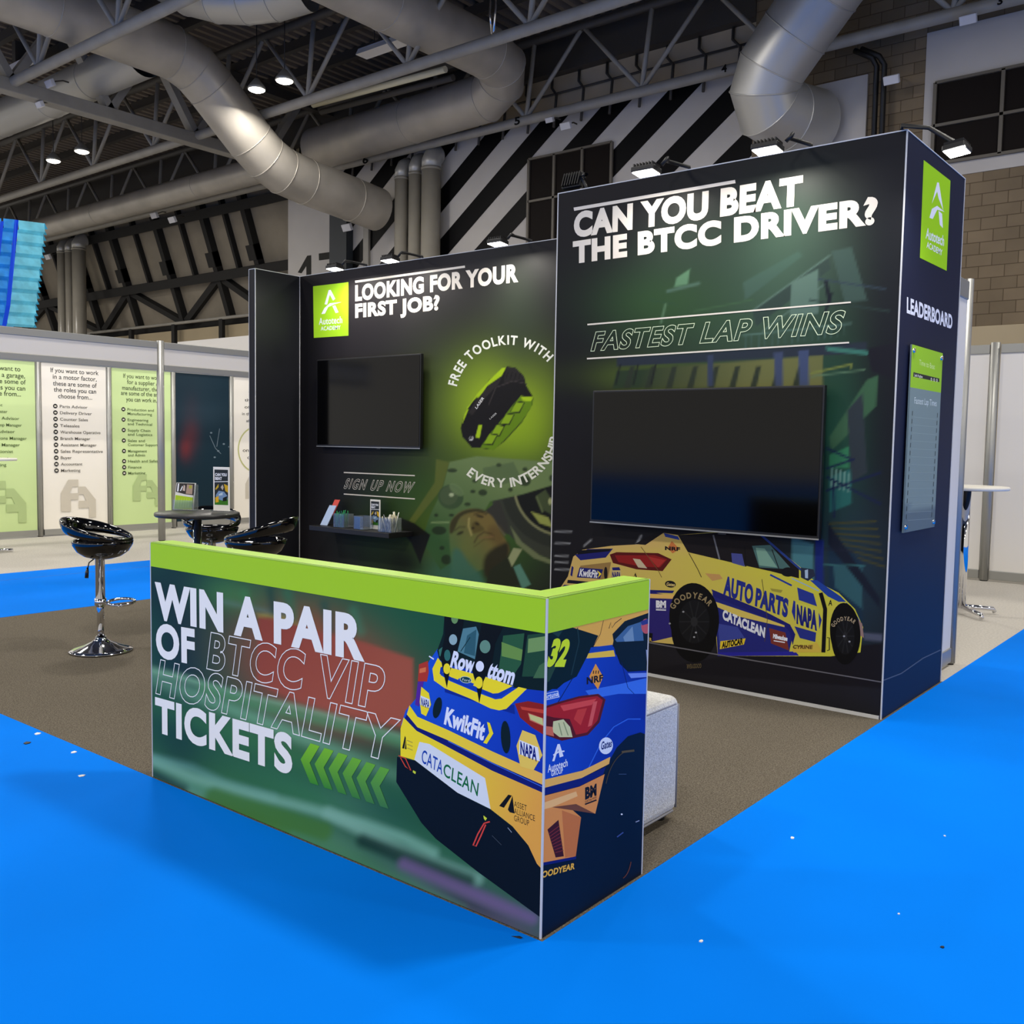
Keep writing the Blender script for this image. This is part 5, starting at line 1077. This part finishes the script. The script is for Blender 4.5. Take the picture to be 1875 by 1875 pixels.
mb = MB(); mb.prism([(o.x-.078, o.y-.02, o.z+.004), (o.x+.078, o.y-.02, o.z+.004), (o.x+.078, o.y+.02, o.z+.2), (o.x-.078, o.y+.02, o.z+.2)], (0, .012, 0)); mb.build('leaflets', M['paper'], t)
pr = Print('y', o.y, -1, (o.x-.078, o.x+.078, o.z, o.z+.3), base=0)
def LP(pts, col):
    pr.uvpoly([(o.x-.074+.148*a, o.z+.006+.192*b) for a, b in pts], col)
LP([(0, 0), (1, 0), (1, .46), (.5, .5), (0, .54)], (166, 198, 44)); LP([(0, .58), (.5, .52), (1, .48), (1, .54), (.5, .58), (0, .66)], (220, 220, 214)); LP([(0, .66), (.5, .58), (1, .54), (1, 1), (0, 1)], (58, 54, 52)); LP([(.06, .68), (.14, .68), (.14, .98), (.06, .98)], WHI); LP([(.22, .7), (.28, .7), (.36, .86), (.32, .9)], WHI); LP([(.36, .72), (.5, .7), (.48, .9), (.4, .94)], (200, 180, 170)); LP([(.56, .6), (.92, .58), (.9, .94), (.58, .96)], (170, 146, 130)); LP([(.7, .8), (.86, .8), (.86, .92), (.7, .92)], (170, 170, 60))
for k in range(5): LP([(.2+k*.14, .08), (.23+k*.14, .08), (.24+k*.14, .42), (.21+k*.14, .42)], (188, 214, 80))
for v in pr.mb.v: v.y += -.021+(v.z-o.z-.004)*.04/.196
pr.build('leaflet_print', t)
mb = MB(); mb.box((o.x-.082, o.y-.028, o.z), (o.x+.082, o.y+.05, o.z+.004)); mb.box((o.x-.082, o.y-.03, o.z), (o.x+.082, o.y-.027, o.z+.075)); mb.prism([(o.x+.079, o.y-.027, o.z), (o.x+.079, o.y+.05, o.z), (o.x+.079, o.y+.05, o.z+.19), (o.x+.079, o.y+.018, o.z+.19), (o.x+.079, o.y-.027, o.z+.07)], (.003, 0, 0)); mb.build('clear_pocket', M['acrylic'], t)
t.rotation_euler.z = math.radians(26)

# ------------------------------------------------------------------ pouf
t = thing('cube_pouf', (-.375, .85, .0055), 'pale grey fabric cube pouf tucked behind the counter side', 'pouf')
pb = MB().box((-.60, .625, .035), (-.15, 1.075, .488)).build('cushion_body', M['fabric'], t, bevel=.035, seg=4)
for z in (.46, .045):
    MB().tube([(-.155, .66, z), (-.155, 1.04, z), (-.185, 1.07, z), (-.56, 1.07, z), (-.595, 1.04, z), (-.595, .66, z), (-.56, .63, z), (-.185, .63, z)], .005, 6, closed=True).build('piping', M['piping'], t)
MB().tube([(-.158, 1.067, .05), (-.158, 1.067, .455)], .0045, 6).build('piping', M['piping'], t)
for x in (-.55, -.2):
    for y in (.68, 1.02): MB().lathe([(0, .0), (.02, .0), (.02, .03), (0, .03)], (x, y, .0055), 12).build('foot', M['rubber'], t)

# ------------------------------------------------------------------ white stand on the left (shell scheme)
LX = -12.1
for ly in (3.4, 6.6): area('panel_fill_light', (-10.62, ly, 2.62), 2.4, 12, (1, .96, .9), (-12.1, ly, 1.2), 'RECTANGLE', .06)  # unseen fill strips added behind the fascia to brighten the role panels
def post(x, y, h, lab, r=.042, name='upright_post', cat='post', grp='aluminium uprights'):
    t = thing(name, (x, y, 0), lab, cat, grp)
    mb = MB()
    for k in range(8):
        a = 2*PI*k/8+PI/8; b = a+PI/4*.7
    mb.lathe([(0, .01), (r, .01), (r, h), (0, h)], (x, y, 0), 8); mb.build('pole', M['alu'], t)
    for dx, dy in ((1, 0), (-1, 0), (0, 1), (0, -1)): MB().box((x+dx*r*.9-.004, y+dy*r*.9-.004, .01), (x+dx*r*.9+.004, y+dy*r*.9+.004, h)).build('groove_rib', M['steel'], t)
    MB().lathe([(0, 0), (r*.8, 0), (r*.8, .012), (0, .012)], (x, y, 0), 12).build('foot', M['rubber'], t)
    return t
ys = [2.22, 3.24, 4.26, 5.30, 6.36, 7.43, 8.47, 9.5]
for i, y in enumerate(ys[1:-1]):
    labs = ['aluminium upright beyond the left edge', 'aluminium upright left of the beige motor factor panel', 'aluminium upright between the beige and green roles panels', 'aluminium upright left of the dark blue panel', 'aluminium upright right of the dark blue panel', 'aluminium upright hidden behind the black wing']
    post(LX-.01, y, 2.5, labs[i])
post(-10.53, 5.19, 2.75, 'tall front aluminium upright holding the white fascia', .05)
post(-10.53, 9.0, 2.75, 'front aluminium upright of the white stand behind the black wing', .034)
def fascia(y0, y1, lab, dz=0.):
    t = thing('fascia_board', (-10.53, (y0+y1)/2, 2.33), lab, 'fascia board', 'white fascia boards'); x = -10.53
    MB().box((x-.01, y0, 2.40), (x+.01, y1, 2.70)).build('fascia_panel', M['fascia'], t)
    for z0, z1 in ((2.64, 2.735), (2.34, 2.425)): MB().box((x-.02, y0, z0), (x+.022, y1, z1)).build('rail', M['alu'], t, bevel=.008)
fascia(-1.0, 5.138, 'white fascia board with aluminium rails left of the tall upright'); fascia(5.242, 8.945, 'white fascia board with aluminium rails right of the tall upright')
PB, PG = (242, 236, 224), (204, 226, 158)
TXC = (44, 42, 40)
def panel(y0, y1, col, lab, mcol):
    t = thing('graphic_panel', (LX, (y0+y1)/2, .05), lab, 'display panel', 'printed role panels'); PANEL[0] = t
    MB().box((LX-.02, y0+.045, .03), (LX, y1-.045, 2.48)).build('panel_board', mat('panel_'+lab.split()[0], mcol, .6), t)
    MB().box((LX-.02, y0+.045, .02), (LX+.02, y1-.045, .1)).build('bottom_rail', M['alu'], t)
    MB().box((LX-.02, y0+.045, 2.45), (LX+.02, y1-.045, 2.52)).build('top_rail', M['alu'], t)
    return t, Print('x', LX, 1, (y0+.045, y1-.045, .1, 2.45), base=.001, step=.0002)
def ctext(pr, yc, z, body, w_, h_, col=TXC, off=.006, nm='heading_line'):
    vs, fs = text_mesh(body, off, 0, 1.0)
    if not vs: return
    x0 = min(v.x for v in vs); x1 = max(v.x for v in vs); pr.k += .0002
    kx = w_/(x1-x0); a, b = pr.rect[0], pr.rect[1]
    pr.mb.add([pr.w((min(b, max(a, yc-w_/2+(v.x-x0)*kx)), z+v.y/.72*h_)) for v in vs], fs, lin(col)); pr.build(nm, PANEL[0])
PANEL = [None]
def bullet(pr, y, z, r=.032):
    pr.uvpoly([(y+r*math.cos(2*PI*k/16), z+r*math.sin(2*PI*k/16)) for k in range(16)], (24, 22, 22))
    pr.uvpoly([(y-r*.5, z-r*.4), (y+r*.5, z-r*.4), (y+r*.5, z+r*.35), (y-r*.5, z+r*.35)], (210, 205, 190)); pr.build('bullet', PANEL[0])
def ltext(pr, y, z, body, h_, wch=.034, col=TXC):
    wd = wch*len(body); ctext(pr, y+wd/2, z, body, wd, h_, col, nm='list_text')
def amark(pr, y0, z0, s, col):         # blocky double-A mark
    L = lambda pts: pr.uvpoly([(y0+a*s, z0+b*s) for a, b in pts], col)
    L([(0, .12), (0, .62), (.22, 1.0), (.5, 1.0), (.5, .8), (.33, .8), (.24, .62), (.5, .62), (.5, .44), (.28, .44), (.28, .12)])
    L([(.5, .8), (.7, .8), (1.0, .42), (1.0, -.08), (.8, -.08), (.8, .2), (.5, .2), (.5, .4), (.72, .4), (.64, .58), (.5, .58)])
# beige: motor factor
t, pr = panel(4.26, 5.30, PB, 'beige printed panel listing motor factor roles', PB)
for i, (b, w_) in enumerate((('If you want to work', .68), ('in a motor factor,', .62), ('these are some of', .62), ('the roles you can', .60), ('choose from...', .48))): ctext(pr, 4.79, at(140, 580+(395, 440, 487, 530, 575)[i]/3.906, 'x', LX).z-.026, b, w_*1.04, .066)
for i, b in enumerate(('Parts Advisor', 'Delivery Driver', 'Counter Sales', 'Telesales', 'Warehouse Operative', 'Branch Manager', 'Assistant Manager', 'Sales Representative', 'Buyer', 'Accountant', 'Marketing')):
    z = at(140, 580+(645+45.3*i)/3.906, 'x', LX).z; bullet(pr, 4.495, z); ltext(pr, 4.56, z-.02, b, .042, .0315, (96, 92, 84))
amark(pr, 4.55, .28, .52, (206, 198, 182)); pr.build('logo_mark', t)
# green: supplier / manufacturer
t, pr = panel(5.30, 6.36, PG, 'green printed panel listing supplier and manufacturer areas', PG)
for i, (b, w_) in enumerate((('If you want to work', .62), ('for a supplier /', .50), ('manufacturer, these', .66), ('are some of the areas', .70), ('you can work in...', .54))): ctext(pr, 5.84, at(250, 580+(430, 472, 515, 552, 595)[i]/3.906, 'x', LX).z-.026, b, w_, .066, (50, 64, 40))
items = (('Production and', 'Manufacturing'), ('Engineering', 'and Technical'), ('Supply Chain', 'and Logistics'), ('Sales and', 'Customer Support'), ('Management', 'and Admin'), ('Health and Safety',), ('Finance',), ('Marketing',)); 
for it, zy in zip(items, (665, 738, 812, 886, 960, 1032, 1075, 1117)):
    z = at(250, 580+zy/3.906, 'x', LX).z
    bullet(pr, 5.525, z)
    for j, b in enumerate(it): ltext(pr, 5.59, z-.02-j*.062, b, .040, .031, (84, 104, 62))
amark(pr, 5.66, .40, .46, (178, 198, 138)); pr.build('logo_mark', t)
# green: garage (cut by the frame)
t, pr = panel(3.24, 4.26, PG, 'green printed garage roles panel cut by the left edge', PG)
for i, (b, w_) in enumerate((('If you want to', .50), ('work in a garage,', .62), ('these are some of', .64), ('the roles you can', .62), ('choose from...', .50))): ctext(pr, 3.77, at(20, 580+(373, 420, 465, 510, 553)[i]/3.906, 'x', LX).z-.026, b, w_, .066, (44, 58, 36))
for i, b in enumerate(('Mechanic', 'MOT Tester', 'Service Advisor', 'Workshop Manager', 'Parts Advisor', 'Operations Manager', 'Service Manager', 'Receptionist', 'Accountant', 'Marketing')):
    z = at(20, 580+(632+47.3*i)/3.906, 'x', LX).z; bullet(pr, 3.46, z); ltext(pr, 3.52, z-.02, b, .042, .0315, (84, 104, 62))
amark(pr, 3.52, .26, .54, (178, 198, 138)); pr.build('logo_mark', t)
# dark blue panel
t, pr = panel(6.36, 7.43, (24, 46, 58), 'dark blue printed panel with a faint red shape behind the round table', (24, 46, 58))
pr.bg(16, 40, blobs((22, 44, 56), [(350, 780, 14, 40, 0, (120, 40, 40), .5), (340, 820, 10, 20, 0, (130, 44, 44), .6), (365, 760, 50, 20, 0, (44, 64, 76), .6), (350, 740, 60, 60, 0, (34, 54, 66), .5), (330, 690, 30, 50, 0, (18, 38, 50), .5)]))
pr.zoom(0, 580, 3.906); pr.stroke([(1500, 850), (1540, 940), (1580, 980)], 4, (110, 126, 136)); pr.stroke([(1570, 800), (1550, 930)], 4, (110, 126, 136))
for x, y in ((1510, 830), (1600, 910), (1640, 930), (1535, 1005), (1560, 960)): pr.ell(x, y, 8, 6, (110, 126, 136))
pr.build('panel_print', t)
# beige careers panel, partly hidden by the wing
t, pr = panel(7.43, 8.47, PB, 'beige printed careers panel half hidden by the black wing', PB)
for i, (b, w_) in enumerate((('There are', .36), ('thousands', .52), ('of careers', .52), ('in the automotive', .62), ('aftermarket', .46))): ctext(pr, 7.95, 2.17-i*.115, b, w_, .05)
pr.uvpoly([(7.95+.40*math.cos(2*PI*k/40), 1.25+.40*math.sin(2*PI*k/40)) for k in range(40)], (190, 190, 130)); pr.uvpoly([(7.95+.375*math.cos(2*PI*k/40), 1.25+.375*math.sin(2*PI*k/40)) for k in range(40)], PB); pr.build('ring_outline', t)
for i, (b, w_) in enumerate((('Which', .3), ('one will you', .6), ('choose?', .42))): ctext(pr, 7.95, 1.33-i*.12, b, w_, .06)
amark(pr, 7.7, .36, .5, (206, 198, 182)); pr.build('logo_mark', t)
t, pr = panel(2.22, 3.24, PB, 'plain beige panel beyond the left edge of the frame', PB)
# white stand wall farther behind
wa, wz = at(325, 628, 'y', 11), at(470, 611, 'y', 11)
tag(MB().box((wa.x, 11, 0), (wz.x+3, 11.1, (wa.z+wz.z)/2)).build('stand_wall', M['white']), 'plain white stand wall rising behind the fascia beside the black wing', 'stand wall')
# small white table edges at the far left
t = thing('side_table', at(0, 1010, 'z', 0), 'low white side table foot cut by the left edge', 'table')
f0 = at(-30, 1007, 'z', .03); f1 = at(24, 1007, 'z', .03)
MB().tube([f0, f1], .02, 8).build('foot_bar', M['chrome'], t)
tp0, tp1 = at(-40, 843, 'x', f1.x), at(28, 843, 'x', f1.x)
MB().lathe([(0, 0), (.3, 0), (.31, .015), (.3, .03), (0, .03)], (f1.x, tp1.y-.31, tp1.z), 32).build('tabletop', M['table_white'], t)
MB().tube([(f1.x, tp1.y-.31, .02), (f1.x, tp1.y-.31, tp1.z)], .03, 10).build('column', M['chrome'], t)

# ------------------------------------------------------------------ white stand on the right
def shellwall(x0, x1, y, lab, h=2.6):
    t = thing('shell_panel', ((x0+x1)/2, y, 0), lab, 'wall panel', 'white shell panels')
    MB().box((x0, y, .1), (x1, y+.02, h-.1)).build('panel_board', M['white'], t)
    MB().box((x0, y-.012, h-.1), (x1, y+.03, h)).build('top_rail', M['alu'], t, bevel=.006); MB().box((x0, y-.012, .02), (x1, y+.03, .12)).build('bottom_rail', M['alu'], t, bevel=.006)
xr = at(1812, 850, 'y', 9.42).x
shellwall(xr-1.02, xr-.055, 9.42, 'white shell panel left of the grooved upright behind the white table'); shellwall(xr+.055, xr+1.03, 9.42, 'white shell panel at the right edge beyond the upright')
shellwall(xr-2.09, xr-1.11, 9.42, 'white shell panel hidden behind the tower'); shellwall(xr+1.09, xr+2.09, 9.42, 'white shell panel outside the right edge')
post(xr, 9.42, 2.62, 'grooved aluminium upright between the white shell panels at right', .05); post(xr-1.06, 9.42, 2.62, 'aluminium upright hidden behind the tower', .034)
t = thing('shell_panel', (-.1, 4.4, 0), 'narrow white end panel standing just behind the dark tower', 'wall panel', 'white shell panels')
MB().box((-.11, BY+.02, .12), (-.09, 4.66, 2.42)).build('panel_board', M['fascia'], t)
MB().box((-.12, BY+.02, 2.42), (-.08, 4.66, 2.54)).build('top_rail', M['alu'], t, bevel=.006); MB().box((-.12, BY+.02, .02), (-.08, 4.66, .12)).build('bottom_rail', M['alu'], t, bevel=.006)
post(-.1, 4.70, 2.56, 'aluminium end upright of the white panel behind the tower', .034)
hx, hy = -.57, 6.87
t = thing('poseur_table', (hx, hy, 0), 'tall white round table on a chrome column beyond the tower', 'table')
MB().lathe([(0, 1.10), (.33, 1.10), (.34, 1.106), (.34, 1.126), (.33, 1.132), (0, 1.132)], (hx, hy, 0), 40).build('tabletop', M['table_white'], t)
MB().lathe([(0, .06), (.04, .06), (.04, 1.1), (0, 1.1)], (hx, hy, 0), 24).build('column', M['chrome'], t)
for a in (20, 110, 200, 290):
    a = math.radians(a+25); MB().tube([(hx, hy, .075), (hx+.3*math.cos(a), hy+.3*math.sin(a), .05), (hx+.32*math.cos(a), hy+.32*math.sin(a), .02)], .02, 10).build('leg', M['chrome'], t)
MB().lathe([(0, 1.085), (.14, 1.09), (.14, 1.1), (0, 1.1)], (hx, hy, 0), 24).build('mounting_plate', M['black'], t)
